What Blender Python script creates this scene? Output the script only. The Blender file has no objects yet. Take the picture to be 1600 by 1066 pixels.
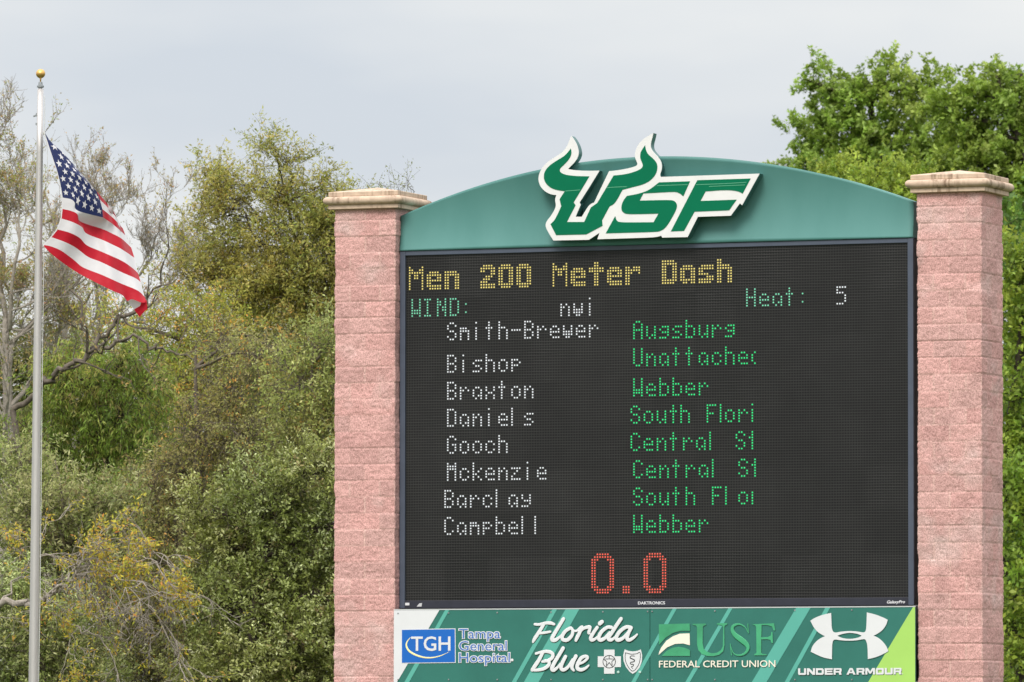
import bpy, bmesh, math, random
import numpy as np
from mathutils import Vector, Matrix
from mathutils.geometry import tessellate_polygon
R = math.radians
scene = bpy.context.scene
col = scene.collection

# ------------------------------------------------------------------ camera
CAM = np.array([31.55759, -83.30939, 1.70])
YAW, PIT, ROL, FPX = 0.38154, 0.05491, 0.00096, 11338.24
ZB = 1.70 + 1.63194            # bottom edge of the display above ground
_fw = np.array([-math.sin(YAW)*math.cos(PIT), math.cos(YAW)*math.cos(PIT), math.sin(PIT)])
_r = np.array([math.cos(YAW), math.sin(YAW), 0.0]); _u = np.cross(_r, _fw)
RT = _r*math.cos(ROL) + _u*math.sin(ROL); UP = -_r*math.sin(ROL) + _u*math.cos(ROL)
cd = bpy.data.cameras.new('camera'); cam = bpy.data.objects.new('camera', cd); col.objects.link(cam)
cd.sensor_fit = 'HORIZONTAL'; cd.sensor_width = 36.0; cd.lens = FPX/1600*36.0
cd.clip_start = 0.5; cd.clip_end = 6000
M = Matrix.Identity(4)
for i in range(3):
    M[i][0], M[i][1], M[i][2], M[i][3] = RT[i], UP[i], -_fw[i], CAM[i]
cam.matrix_world = M
cd.dof.use_dof = True; cd.dof.focus_distance = 89.0; cd.dof.aperture_fstop = 5.6
scene.camera = cam

def at(px, py, Y):
    """point where the sight line of a photo pixel meets the vertical plane y = Y"""
    d = _fw*FPX + RT*(px-800) - UP*(py-533)
    return CAM + d*((Y-CAM[1])/d[1])
def ppm(Y):                    # photo pixels per metre around the plane y = Y
    return FPX/np.linalg.norm(at(800, 533, Y)-CAM)

# ------------------------------------------------------------------ world, sun, exposure
SUN_EL, SUN_AZ = R(47), R(180)     # azimuth clockwise from +y
w = bpy.data.worlds.new('World'); scene.world = w; w.use_nodes = True
nt = w.node_tree; nt.nodes.clear()
N = nt.nodes.new; L = nt.links.new
out = N('ShaderNodeOutputWorld'); mixs = N('ShaderNodeMixShader')
sky = N('ShaderNodeTexSky'); sky.sky_type = 'NISHITA'; sky.sun_disc = False
sky.sun_elevation = SUN_EL; sky.sun_rotation = SUN_AZ; sky.air_density = 1.2; sky.dust_density = 2.0
b1 = N('ShaderNodeBackground'); b1.inputs['Strength'].default_value = 0.10
b2 = N('ShaderNodeBackground'); b2.inputs['Strength'].default_value = 1.0
tc = N('ShaderNodeTexCoord'); mp = N('ShaderNodeMapping'); mp.inputs['Scale'].default_value = (5, 5, 17)
mp.inputs['Location'].default_value = (0.4, 1.3, 0.35)
nz = N('ShaderNodeTexNoise'); nz.inputs['Scale'].default_value = 1.0; nz.inputs['Detail'].default_value = 5; nz.inputs['Roughness'].default_value = 0.5
cr = N('ShaderNodeValToRGB')
cr.color_ramp.elements[0].position = 0.35; cr.color_ramp.elements[0].color = (0.685, 0.735, 0.81, 1)
cr.color_ramp.elements[1].position = 0.60; cr.color_ramp.elements[1].color = (0.98, 0.975, 0.955, 1)
sep = N('ShaderNodeSeparateXYZ'); mr = N('ShaderNodeMapRange')
mr.inputs['From Min'].default_value = 0.16; mr.inputs['From Max'].default_value = 0.9
mr.inputs['To Min'].default_value = 1.0; mr.inputs['To Max'].default_value = 2.7
mulc = N('ShaderNodeMix'); mulc.data_type = 'RGBA'; mulc.blend_type = 'MULTIPLY'; mulc.inputs['Factor'].default_value = 1.0
L(tc.outputs['Generated'], mp.inputs['Vector']); L(mp.outputs['Vector'], nz.inputs['Vector']); L(nz.outputs['Fac'], cr.inputs['Fac'])
L(tc.outputs['Generated'], sep.inputs[0]); L(sep.outputs['Z'], mr.inputs['Value'])
L(cr.outputs['Color'], mulc.inputs['A']); L(mr.outputs['Result'], mulc.inputs['B'])
L(mulc.outputs['Result'], b2.inputs['Color']); L(sky.outputs['Color'], b1.inputs['Color'])
mixs.inputs['Fac'].default_value = 0.88
L(b1.outputs[0], mixs.inputs[1]); L(b2.outputs[0], mixs.inputs[2]); L(mixs.outputs[0], out.inputs['Surface'])
sd = bpy.data.lights.new('sun', 'SUN'); sun = bpy.data.objects.new('sun', sd); col.objects.link(sun)
sd.energy = 2.3; sd.angle = R(22); sd.color = (1.0, 0.95, 0.87)
sdir = Vector((math.sin(SUN_AZ)*math.cos(SUN_EL), math.cos(SUN_AZ)*math.cos(SUN_EL), math.sin(SUN_EL)))
sun.rotation_euler = sdir.to_track_quat('Z', 'Y').to_euler()
scene.view_settings.view_transform = 'Standard'; scene.view_settings.look = 'None'
scene.view_settings.exposure = 0.0; scene.view_settings.gamma = 1.0
try: scene.view_settings.use_curve_mapping = False
except Exception: pass
scene.cycles.max_bounces = 6; scene.cycles.transparent_max_bounces = 4

# ------------------------------------------------------------------ helpers
def tag(o, label=None, cat=None, group=None, kind=None):
    if label: o['label'] = label
    if cat: o['category'] = cat
    if group: o['group'] = group
    if kind: o['kind'] = kind
    return o
def empty(name, loc, label, cat, group=None):
    o = bpy.data.objects.new(name, None); col.objects.link(o); o.location = loc; o.empty_display_size = .3
    return tag(o, label, cat, group)
def place(o, parent):
    if parent:
        o.parent = parent
        if parent.type == 'EMPTY': o.matrix_parent_inverse = Matrix.Translation(parent.location).inverted()
    return o
def obj(name, V, F, mat, parent=None, smooth=False, cols=None, mats=None, midx=None):
    me = bpy.data.meshes.new(name)
    if isinstance(F, np.ndarray):
        n, k = F.shape
        me.vertices.add(len(V)); me.vertices.foreach_set('co', np.asarray(V, np.float32).ravel())
        me.loops.add(n*k); me.loops.foreach_set('vertex_index', F.astype(np.int32).ravel())
        me.polygons.add(n); me.polygons.foreach_set('loop_start', np.arange(0, n*k, k, dtype=np.int32))
        try: me.polygons.foreach_set('loop_total', np.full(n, k, np.int32))
        except Exception: pass
        me.update(calc_edges=True); me.validate()
    else:
        me.from_pydata([tuple(map(float, v)) for v in V], [], [tuple(int(i) for i in f) for f in F]); me.update()
    for m in (mats or [mat]): me.materials.append(m)
    if midx is not None: me.polygons.foreach_set('material_index', np.asarray(midx, np.int32))
    if smooth: me.polygons.foreach_set('use_smooth', np.ones(len(me.polygons), bool))
    if cols is not None:
        a = me.color_attributes.new('tint', 'FLOAT_COLOR', 'POINT')
        c = np.ones((len(V), 4), np.float32); c[:, :3] = cols
        a.data.foreach_set('color', c.ravel())
    o = bpy.data.objects.new(name, me); col.objects.link(o)
    return place(o, parent)
class MB:
    def __init__(s): s.V = []; s.F = []
    def add(s, V, F):
        n = len(s.V); s.V += [tuple(map(float, v)) for v in V]; s.F += [tuple(n+i for i in f) for f in F]; return s
    def box(s, x0, x1, y0, y1, z0, z1):
        return s.add([(x0,y0,z0),(x1,y0,z0),(x1,y1,z0),(x0,y1,z0),(x0,y0,z1),(x1,y0,z1),(x1,y1,z1),(x0,y1,z1)],
                     [(0,3,2,1),(4,5,6,7),(0,1,5,4),(1,2,6,5),(2,3,7,6),(3,0,4,7)])
    def prism(s, loops, y0, y1):
        """closed outlines (lists of (x,z)), extruded from y0 (front) to y1 (back); further loops are holes"""
        tri = tessellate_polygon([[Vector((x, z, 0)) for x, z in lp] for lp in loops])
        fl = [p for lp in loops for p in lp]; n = len(fl)
        V = [(x, y0, z) for x, z in fl] + [(x, y1, z) for x, z in fl]
        F = []
        for t in tri:
            a, b, c = [Vector(fl[i]) for i in t]
            if (b-a).cross(c-a) < 0: t = (t[0], t[2], t[1])
            F.append(tuple(t)); F.append(tuple(n+i for i in reversed(t)))
        k = 0
        for lp in loops:
            m = len(lp)
            for i in range(m): F.append((k+i, k+(i+1) % m, n+k+(i+1) % m, n+k+i))
            k += m
        return s.add(V, F)
    def build(s, name, mat, parent=None, smooth=False, bevel=0):
        o = obj(name, s.V, s.F, mat, parent, smooth)
        bm = bmesh.new(); bm.from_mesh(o.data); bmesh.ops.recalc_face_normals(bm, faces=bm.faces)
        if bevel:
            bmesh.ops.remove_doubles(bm, verts=bm.verts, dist=1e-5)
            es = [e for e in bm.edges if len(e.link_faces) == 2 and e.calc_face_angle(0) > .6]
            bmesh.ops.bevel(bm, geom=es, offset=bevel, segments=2, affect='EDGES', profile=.6)
        bm.to_mesh(o.data); bm.free()
        return o
def mat(name, base, rough=.6, spec=.5, metal=0., var=0., scale=3., bump=0., bscale=40., emit=None, estr=1., stretch=(1,1,1), dark=None):
    m = bpy.data.materials.new(name); m.use_nodes = True
    t = m.node_tree; p = t.nodes['Principled BSDF']
    p.inputs['Base Color'].default_value = (*base, 1); p.inputs['Roughness'].default_value = rough
    p.inputs['Metallic'].default_value = metal; p.inputs['Specular IOR Level'].default_value = spec
    tcn = t.nodes.new('ShaderNodeTexCoord'); mpn = t.nodes.new('ShaderNodeMapping'); mpn.inputs['Scale'].default_value = stretch
    t.links.new(tcn.outputs['Object'], mpn.inputs['Vector'])
    if var or dark:
        n = t.nodes.new('ShaderNodeTexNoise'); n.inputs['Scale'].default_value = scale; n.inputs['Detail'].default_value = 6
        n.inputs['Roughness'].default_value = .62
        t.links.new(mpn.outputs['Vector'], n.inputs['Vector'])
        c = t.nodes.new('ShaderNodeValToRGB'); e = c.color_ramp.elements
        d = dark or tuple(x*(1-var) for x in base)
        e[0].position = .3; e[0].color = (*d, 1); e[1].position = .7; e[1].color = (*[min(1, x*(1+var*.6)) for x in base], 1)
        t.links.new(n.outputs['Fac'], c.inputs['Fac']); t.links.new(c.outputs['Color'], p.inputs['Base Color'])
    if bump:
        n = t.nodes.new('ShaderNodeTexNoise'); n.inputs['Scale'].default_value = bscale; n.inputs['Detail'].default_value = 5
        b = t.nodes.new('ShaderNodeBump'); b.inputs['Strength'].default_value = bump; b.inputs['Distance'].default_value = .02
        t.links.new(tcn.outputs['Object'], n.inputs['Vector']); t.links.new(n.outputs['Fac'], b.inputs['Height']); t.links.new(b.outputs['Normal'], p.inputs['Normal'])
    if emit:
        p.inputs['Emission Color'].default_value = (*emit, 1); p.inputs['Emission Strength'].default_value = estr
    return m
def srgb(r, g, b):
    return tuple(((c/255+.055)/1.055)**2.4 if c > 10 else c/255/12.92 for c in (r, g, b))

# lattice value noise
def _hash(i, j, k, s):
    h = (i*374761393 + j*668265263 + k*2147483647 + s*974711) & 0xffffffff
    h = ((h ^ (h >> 13))*1274126177) & 0xffffffff
    return ((h ^ (h >> 16)) & 0xffff)/65535.0
def vnoise(P, s=0):
    P = np.asarray(P, float); I = np.floor(P).astype(np.int64); f = P-I; f = f*f*(3-2*f); o = 0
    for a in (0, 1):
        for b in (0, 1):
            for c in (0, 1):
                wgt = (f[..., 0] if a else 1-f[..., 0])*(f[..., 1] if b else 1-f[..., 1])*(f[..., 2] if c else 1-f[..., 2])
                o = o + wgt*_hash(I[..., 0]+a, I[..., 1]+b, I[..., 2]+c, s)
    return o
def fbm(P, octv, s=0, gain=.5):
    a = 1.; o = 0; t = 0
    for i in range(octv):
        o = o + a*vnoise(P*2**i, s+i*17); t += a; a *= gain
    return o/t

# ------------------------------------------------------------------ ground
g = MB(); n = 40
gx = np.linspace(-1500, 1500, n); gy = np.linspace(-400, 2500, n)
gv = [(x, y, 0) for y in gy for x in gx]; gf = [(j*n+i, j*n+i+1, (j+1)*n+i+1, (j+1)*n+i) for j in range(n-1) for i in range(n-1)]
grass = mat('grass_ground', (.06, .085, .025), .95, .2, var=.5, scale=.6, bump=.6, bscale=8)
tag(obj('ground', gv, gf, grass), 'flat mown grass ground', None, None, 'structure')

# ------------------------------------------------------------------ pillars
SB = .8128; WD = 6.74843; HD = 4.45305; DLT = .1292; GL, GR = .0095, .0987; ZT = ZB + 4.9823
HX = WD/2
def brick_material():
    m = bpy.data.materials.new('split_face_block'); m.use_nodes = True; t = m.node_tree; p = t.nodes['Principled BSDF']
    p.inputs['Roughness'].default_value = .92; p.inputs['Specular IOR Level'].default_value = .25
    tcn = t.nodes.new('ShaderNodeTexCoord')
    at_ = t.nodes.new('ShaderNodeAttribute'); at_.attribute_name = 'tint'
    n1 = t.nodes.new('ShaderNodeTexNoise'); n1.inputs['Scale'].default_value = 75; n1.inputs['Detail'].default_value = 3
    r1 = t.nodes.new('ShaderNodeValToRGB'); e = r1.color_ramp.elements
    e[0].position = .33; e[0].color = (.60, .55, .54, 1); e[1].position = .66; e[1].color = (1.36, 1.39, 1.41, 1)
    mx = t.nodes.new('ShaderNodeMix'); mx.data_type = 'RGBA'; mx.blend_type = 'MULTIPLY'; mx.inputs['Factor'].default_value = .8
    b = t.nodes.new('ShaderNodeBump'); b.inputs['Strength'].default_value = .55; b.inputs['Distance'].default_value = .01
    t.links.new(tcn.outputs['Object'], n1.inputs['Vector']); t.links.new(n1.outputs['Fac'], r1.inputs['Fac'])
    t.links.new(at_.outputs['Color'], mx.inputs['A']); t.links.new(r1.outputs['Color'], mx.inputs['B'])
    t.links.new(mx.outputs['Result'], p.inputs['Base Color'])
    t.links.new(n1.outputs['Fac'], b.inputs['Height']); t.links.new(b.outputs['Normal'], p.inputs['Normal'])
    return m
brick = brick_material()
def cap_material():
    m = bpy.data.materials.new('cast_stone'); m.use_nodes = True; t = m.node_tree; p = t.nodes['Principled BSDF']
    p.inputs['Roughness'].default_value = .85
    tcn = t.nodes.new('ShaderNodeTexCoord'); mpn = t.nodes.new('ShaderNodeMapping'); mpn.inputs['Scale'].default_value = (26, 26, 2.2)
    n1 = t.nodes.new('ShaderNodeTexNoise'); n1.inputs['Scale'].default_value = 1; n1.inputs['Detail'].default_value = 4
    n2 = t.nodes.new('ShaderNodeTexNoise'); n2.inputs['Scale'].default_value = 2.6; n2.inputs['Detail'].default_value = 3
    mu = t.nodes.new('ShaderNodeMath'); mu.operation = 'MULTIPLY'
    r1 = t.nodes.new('ShaderNodeValToRGB'); e = r1.color_ramp.elements
    e[0].position = .255; e[0].color = (.60, .45, .335, 1); e[1].position = .40; e[1].color = (.27, .18, .12, 1)
    n3 = t.nodes.new('ShaderNodeTexNoise'); n3.inputs['Scale'].default_value = 14; n3.inputs['Detail'].default_value = 6
    r3 = t.nodes.new('ShaderNodeValToRGB'); e = r3.color_ramp.elements
    e[0].position = .3; e[0].color = (.82, .8, .8, 1); e[1].position = .7; e[1].color = (1.08, 1.08, 1.08, 1)
    mx = t.nodes.new('ShaderNodeMix'); mx.data_type = 'RGBA'; mx.blend_type = 'MULTIPLY'; mx.inputs['Factor'].default_value = 1
    lk = t.links.new
    lk(tcn.outputs['Object'], mpn.inputs['Vector']); lk(mpn.outputs['Vector'], n1.inputs['Vector']); lk(tcn.outputs['Object'], n2.inputs['Vector'])
    lk(n1.outputs['Fac'], mu.inputs[0]); lk(n2.outputs['Fac'], mu.inputs[1]); lk(mu.outputs[0], r1.inputs['Fac'])
    lk(tcn.outputs['Object'], n3.inputs['Vector']); lk(n3.outputs['Fac'], r3.inputs['Fac'])
    lk(r1.outputs['Color'], mx.inputs['A']); lk(r3.outputs['Color'], mx.inputs['B']); lk(mx.outputs['Result'], p.inputs['Base Color'])
    b = t.nodes.new('ShaderNodeBump'); b.inputs['Strength'].default_value = .25; b.inputs['Distance'].default_value = .01
    lk(n3.outputs['Fac'], b.inputs['Height']); lk(b.outputs['Normal'], p.inputs['Normal'])
    return m
capm = cap_material()
def pillar(x0, zline, seed, label):
    root = empty('brick_pillar', (x0+SB/2, -DLT+SB/2, 0), label, 'pillar', 'block pillars either side of the scoreboard')
    C = .2032; nf = 66; ds = SB/nf
    s = np.arange(4*nf)*ds                          # once round the perimeter
    z = np.concatenate([np.arange(0, 2.2, .05), np.arange(2.2, ZT, .0118), [ZT]])
    S, Z = np.meshgrid(s, z)
    face = np.minimum((S/SB+1e-6).astype(int), 3); u = S-face*SB
    course = np.floor((Z-zline)/C).astype(np.int64); vz = (Z-zline)/C-course
    half = (course+face) % 2
    bu = (u/.4064 + .5*half); blk = np.floor(bu).astype(np.int64); fu = bu-blk
    P = np.zeros(S.shape+(3,))
    cx = np.array([0, SB, SB, 0]); cy = np.array([0, 0, SB, SB]); dx = np.array([1, 0, -1, 0]); dy = np.array([0, 1, 0, -1])
    P[..., 0] = cx[face]+dx[face]*u; P[..., 1] = cy[face]+dy[face]*u; P[..., 2] = Z
    rb = _hash(course, blk+face*7, course*0+3, seed); rb2 = _hash(course, blk+face*7, course*0+9, seed); rc = _hash(course, course*0, course*0, seed+5)
    edge_z = np.minimum(vz, 1-vz)*C; edge_u = np.minimum(fu, 1-fu)*.4064
    Q = P+np.array([3.1, 7.7, 0])+seed*1.37
    big = fbm(Q*6.0, 3, seed); mid = 1-np.abs(2*fbm(Q*16, 3, seed+40)-1); fine = fbm(Q*45, 2, seed+90)
    d = (rc-.5)*.004 + (rb-.5)*.007 + (big-.5)*.018 + (mid-.6)*.012 + (fine-.5)*.010
    d = d*np.clip(edge_z/.010, .45, 1)
    jz = np.exp(-(edge_z/.0062)**2); ju = np.exp(-(edge_u/.0078)**2)
    deep = .35+.65*(rb2 > .35)
    d = d - .008*jz*(.3+.8*rc) - .005*ju
    nx = np.array([0, 1, 0, -1]); ny = np.array([-1, 0, 1, 0])
    nX = nx[face].astype(float); nY = ny[face].astype(float)
    cor = (u < ds*.5); pf = (face-1) % 4
    nX = np.where(cor, nX+nx[pf], nX); nY = np.where(cor, nY+ny[pf], nY)
    V = P.copy(); V[..., 0] += nX*d+x0; V[..., 1] += nY*d-DLT
    m, k = S.shape
    I = np.arange(m*k).reshape(m, k); J = np.roll(I, -1, axis=1)
    F = np.stack([I[:-1], J[:-1], J[1:], I[1:]], -1).reshape(-1, 4)
    base = np.array(srgb(206, 161, 155))*.97
    tone = (.90+.20*rb2)[..., None]*np.ones(3)
    tint = base*tone
    red = (_hash(course, blk+face*7, course*0+21, seed)-.5)[..., None]*np.array([-.02, .06, .06]); tint = tint*(1+red)
    pale = np.clip((fbm(Q*np.array([2.3, 2.3, 3.2]), 3, seed+7)-.60)*4, 0, 1)[..., None]      # efflorescence patches
    tint = tint*(1-pale*.55)+np.array(srgb(212, 190, 184))*pale*.55
    dirt = np.clip((fbm(Q*np.array([3, 3, 2.]), 4, seed+77)-.585)*5, 0, 1)[..., None]         # dark weather stains
    tint = tint*(1-dirt*.22)
    mort = (np.maximum(ju*1., jz*.5)*(.35+.65*(_hash(course, course*0, course*0+1, seed) > .45)))[..., None]
    tint = tint*(1-mort)+np.array(srgb(214, 178, 168))*mort
    o = obj('shaft', V.reshape(-1, 3), F, brick, root, cols=tint.reshape(-1, 3))
    # cast stone cap
    prof = [(-.03, .001), (.060, .001), (.066, .006), (.066, .052), (.061, .057)]
    for a in np.linspace(-75, 75, 11): prof.append((.070+.054*math.cos(R(a))-.005, .108+.052*math.sin(R(a))))
    prof += [(.060, .160), (.065, .166), (.065, .212), (.059, .219)]
    mb = MB(); V = []; F = []
    def ring(e, zz):
        lo = x0-e; hi = x0+SB+e; f0 = -DLT-e; f1 = -DLT+SB+e; ns = 8
        pts = []
        for (xa, ya, xb, yb) in ((lo, f0, hi, f0), (hi, f0, hi, f1), (hi, f1, lo, f1), (lo, f1, lo, f0)):
            for i in range(ns): pts.append((xa+(xb-xa)*i/ns, ya+(yb-ya)*i/ns, ZT+zz))
        return pts
    for e, zz in prof: V += ring(e, zz)
    for tt in (.25, .5, .75, .92): V += ring(.059-(SB/2+.059)*tt, .219+.078*tt)
    k = 32; nr = len(V)//k
    for i in range(nr-1):
        for j in range(k): F.append((i*k+j, i*k+(j+1) % k, (i+1)*k+(j+1) % k, (i+1)*k+j))
    V.append((x0+SB/2, -DLT+SB/2, ZT+.299)); c = len(V)-1
    for j in range(k): F.append(((nr-1)*k+j, (nr-1)*k+(j+1) % k, c))
    mb.add(V, F); cp = mb.build('cap', capm, root)
    cp.data.polygons.foreach_set('use_smooth', np.array([5 <= i//k <= 14 for i in range((nr-1)*k)]+[False]*k, bool))
    return root
pillar(-HX-GL-SB, ZB+1.59077, 3, 'pink split-face block pillar left of the scoreboard, its tan cap streaked with dark stains')
pillar(HX+GR, ZB+1.35848+.2032, 8, 'pink split-face block pillar right of the scoreboard, its side face showing beneath the cleaner tan cap')

# ------------------------------------------------------------------ scoreboard
framem = mat('slate_metal', srgb(74, 82, 98), .5, .5, var=.12, scale=5)
blackm = mat('black_metal', (.012, .012, .014), .5, .4, var=.2, scale=6)
darkfr = mat('dark_frame', srgb(46, 47, 58), .5, .4, var=.2, scale=6)
ledbase = mat('led_module', (.048, .047, .046), .75, .3, var=.2, scale=2.2)
ledfin = mat('led_louvre', (.068, .066, .065), .7, .3, var=.18, scale=3.)
leddot = mat('led_lens', (.007, .007, .008), .4, .4)
sb = empty('scoreboard', (0, .15, ZB), 'large black LED scoreboard showing race names and schools between the two block pillars', 'scoreboard')
FR_S, FR_T, FR_B = .072, .056, .095
LX0, LX1, LZ0, LZ1 = -HX+FR_S, HX-FR_S, ZB+FR_B, ZB+HD-FR_T
NC, NR = 192, 128; PX = (LX1-LX0)/NC; PZ = (LZ1-LZ0)/NR; LY = .03
MB().box(-HX+.01, HX-.01, .06, .45, ZB+.005, ZB+HD-.005).build('cabinet', blackm, sb)
f = MB(); f.box(-HX, LX0, 0, .05, ZB, ZB+HD); f.box(LX1, HX, 0, .05, ZB, ZB+HD)
f.build('side_frame', framem, sb, bevel=.006)
MB().box(LX0, LX1, .004, .05, LZ1, ZB+HD).build('top_frame', framem, sb, bevel=.005)
MB().box(LX0, LX1, .002, .05, ZB, LZ0).build('bottom_frame', darkfr, sb, bevel=.005)
# face: base sheet, louvre fins above every row, a dark lens for every pixel
mods = 8
V = []; Fq = []; MI = []
rng = np.random.default_rng(5)
cols_x = LX0+(np.arange(NC)+.5)*PX; rows_z = LZ1-(np.arange(NR)+.5)*PZ
def quad_batch(cx, cy, cz, hx, hz):
    n = len(cx); v = np.zeros((n, 4, 3)); v[:, :, 1] = cy[:, None]
    v[:, 0, 0] = cx-hx; v[:, 1, 0] = cx+hx; v[:, 2, 0] = cx+hx; v[:, 3, 0] = cx-hx
    v[:, 0, 2] = cz-hz; v[:, 1, 2] = cz-hz; v[:, 2, 2] = cz+hz; v[:, 3, 2] = cz+hz
    return v.reshape(-1, 3), np.arange(n*4).reshape(n, 4)
sheets = []
mw = 16*PX; mh = 16*PZ                                    # module tiles, each sitting a hair differently
for i in range(12):
    for j in range(8):
        yy = LY+rng.uniform(0, .003)
        sheets.append((LX0+mw*(i+.5), yy, LZ1-mh*(j+.5), mw/2-.0012, mh/2-.0012))
sh = np.array(sheets); v1, f1 = quad_batch(sh[:, 0], sh[:, 1], sh[:, 2], sh[:, 3], sh[:, 4])
v0, f0 = quad_batch(np.array([0.]), np.array([LY+.012]), np.array([(LZ0+LZ1)/2]), np.array([(LX1-LX0)/2]), np.array([(LZ1-LZ0)/2]))
LENS = .0122
CX, CZ = np.meshgrid(cols_x, rows_z)
ang = np.arange(8)*math.pi/4
dots = np.stack([CX.ravel()[:, None]+LENS*np.cos(ang), np.full((NC*NR, 8), LY-.002), CZ.ravel()[:, None]+LENS*np.sin(ang)], -1).reshape(-1, 3)
obj('led_panel', np.vstack([v0, v1]), np.vstack([f0, f1+4]), ledbase, sb)
obj('led_lens_grid', dots, np.arange(NC*NR*8).reshape(-1, 8), leddot, sb)['kind'] = 'stuff'
fin = MB()
for r in range(NR):
    zt = rows_z[r]+PZ*.5
    fin.box(LX0, LX1, LY-.010, LY+.004, zt-.003, zt)
fin.build('louvre', ledfin, sb)

F47 = {
'S': '.##. #..# #... .##. ...# #..# .##.', 'm': '.... .... ### #### #..# #..# #..#', 'i': '.#.. .... .#.. .#.. .#.. .#.. .#..',
't': '.#.. .#.. ###. .#.. .#.. .#.. .#..', 'h': '#... #... ###. #..# #..# #..# #..#', '-': '.... .... .... #### .... .... ....',
'B': '###. #..# #..# ###. #..# #..# ###.', 'r': '.... .... #.#. ##.# #... #... #...', 'e': '.... .... .##. #..# #### #... .###',
'w': '.... .... #..# #..# #### #### .##.', 's': '.... .... .### #... .##. ...# ###.', 'o': '.... .... .##. #..# #..# #..# .##.',
'p': '.... .... ###. #..# ###. #... #...', 'a': '.... .... .##. #..# #..# #.## .#.#', 'x': '.... .... #..# #..# .##. #..# #..#',
'n': '.... .... #.#. ##.# #..# #..# #..#', 'D': '###. #..# #..# #..# #..# #..# ###.', 'l': '#... #... #... #... #... #... #...',
'G': '.##. #..# #... #.## #..# #..# .##.', 'c': '.... .... .##. #..# #... #..# .##.', 'M': '#..# #### #### #..# #..# #..# #..#',
'k': '#... #... #..# #.#. ##.. #.#. #..#', 'z': '.... .... #### ..#. .#.. #... ####', 'y': '.... .... #..# #..# .### ...# ###.',
'C': '.##. #..# #... #... #... #..# .##.', 'b': '#... #... ###. #..# #..# #..# ###.', 'A': '.##. #..# #..# #### #..# #..# #..#',
'u': '.... .... #..# #..# #..# #.## .#.#', 'g': '.... .... .### #..# .### ...# ###.', 'U': '#..# #..# #..# #..# #..# #..# .##.',
'd': '...# ...# .### #..# #..# #..# .###', 'W': '#..# #..# #..# #..# #### #### #..#', 'F': '#### #... #... ###. #... #... #...',
'I': '###. .#.. .#.. .#.. .#.. .#.. ###.', 'N': '#..# ##.# ##.# #.## #.## #..# #..#', 'H': '#..# #..# #..# #### #..# #..# #..#',
':': '.... .... .#.. .... .... .#.. ....', '5': '#### #... ###. ...# ...# ...# ###.', ' ': '.... .... .... .... .... .... ....'}
B69 = {
'M': '#....# ##..## ###### #.##.# #.##.# #....# #....# #....# #....#', 'e': '...... ...... .####. ###### ##..## ###### ##.... ###### .#####',
'n': '...... ...... #####. ###### ##..## ##..## ##..## ##..## ##..##', '2': '.####. ###### ##..## ....## ..###. .###.. ###... ###### ######',
'0': '.####. ###### ##..## ##..## ##..## ##..## ##..## ###### .####.', 't': '..##.. ..##.. ###### ###### ..##.. ..##.. ..##.. ..##.. ..##..',
'r': '...... ...... ##.### ###### ###..# ##.... ##.... ##.... ##....', 'D': '#####. ###### ##..## ##..## ##..## ##..## ##..## ###### #####.',
'a': '...... ...... .####. ###### ##..## ##..## ##..## ###### .##.##', 's': '...... ...... .##### ###### ##.... ####.. ...### ###### #####.',
'h': '##.... ##.... #####. ###### ##..## ##..## ##..## ##..## ##..##', ' ': '...... '*9}
def rnd_digit():
    g = []
    for r in range(15):
        row = ''
        for c in range(9):
            e = min(c, 8-c); v = min(r, 14-r)
            on = (e < 2 or v < 2)
            if (e == 0 and v < 2) or (e+v < 2 and e+v < 2): on = False
            if e == 2 and v == 2: on = True
            row += '#' if on else '.'
        g.append(row)
    return g
def emis(name, c, s): return mat(name, tuple(x*.15 for x in c), .4, .4, emit=c, estr=s)
LED = {'yellow': emis('lit_yellow', (.95, .78, .22), .8), 'white': emis('lit_white', (.93, .97, 1.), .8),
       'green': emis('lit_green', (.02, .74, .22), 1.0), 'mint': emis('lit_mint', (.22, .75, .48), .85), 'red': emis('lit_red', (.92, .13, .08), .95)}
LEDR = .0108
def cell(px, py):
    p = at(px, py, LY); return (p[0]-LX0)/PX, (LZ1-p[2])/PZ
def lit(name, cells, mt):
    c = np.array(cells); x = LX0+(c[:, 0]+.5)*PX; z = LZ1-(c[:, 1]+.5)*PZ
    a = np.arange(8)*math.pi/4+math.pi/8; n = len(c)
    v = np.stack([x[:, None]+LEDR*np.cos(a), np.full((n, 8), LY-.006), z[:, None]+LEDR*np.sin(a)], -1)
    tip = np.stack([x, np.full(n, LY-.012), z], -1)[:, None]
    V = np.concatenate([v, tip], 1).reshape(-1, 3); b = np.arange(n)[:, None, None]*9
    F = (b+np.array([[i, (i+1) % 8, 8] for i in range(8)])[None]).reshape(-1, 3)
    return obj(name, V, F, mt, sb)
def line(text, px, py, colr, clip=None, font=F47, wd=5, name='message_line', offs=None):
    """px, py: photo position of the centre of the first glyph's top-left pixel"""
    c0, r0 = cell(px, py); c0 = round(c0-.5); r0 = round(r0-.5); cells = []
    for k, ch in enumerate(text):
        rows = font[ch].split()
        for r, row in enumerate(rows):
            for c, v in enumerate(row):
                co = (offs[k] if offs else k*wd)+c; cc = c0+co
                if v == '#' and (clip is None or co <= clip): cells.append((cc, r0+r))
    return lit(name, cells, LED[colr])
line('Men 200 Meter Dash', 640, 418, 'yellow', font=B69, wd=7, name='title_line')
line('WIND:', 646, 470, 'mint'); line('nwi', 878, 465.5, 'white')
line('Heat:', 1167, 453.5, 'mint'); line('5', 1308, 450.5, 'white')
for t, x, y in (('Smith-Brewer', 702, 507.5), ('Bishop', 702, 555), ('Braxton', 702, 597), ('Daniels', 698, 639.5), ('Gooch', 698, 682), ('Mckenzie', 698, 724.5), ('Barclay', 694, 767), ('Campbell', 694, 809.5)):
    line(t, x, y, 'white')
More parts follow.
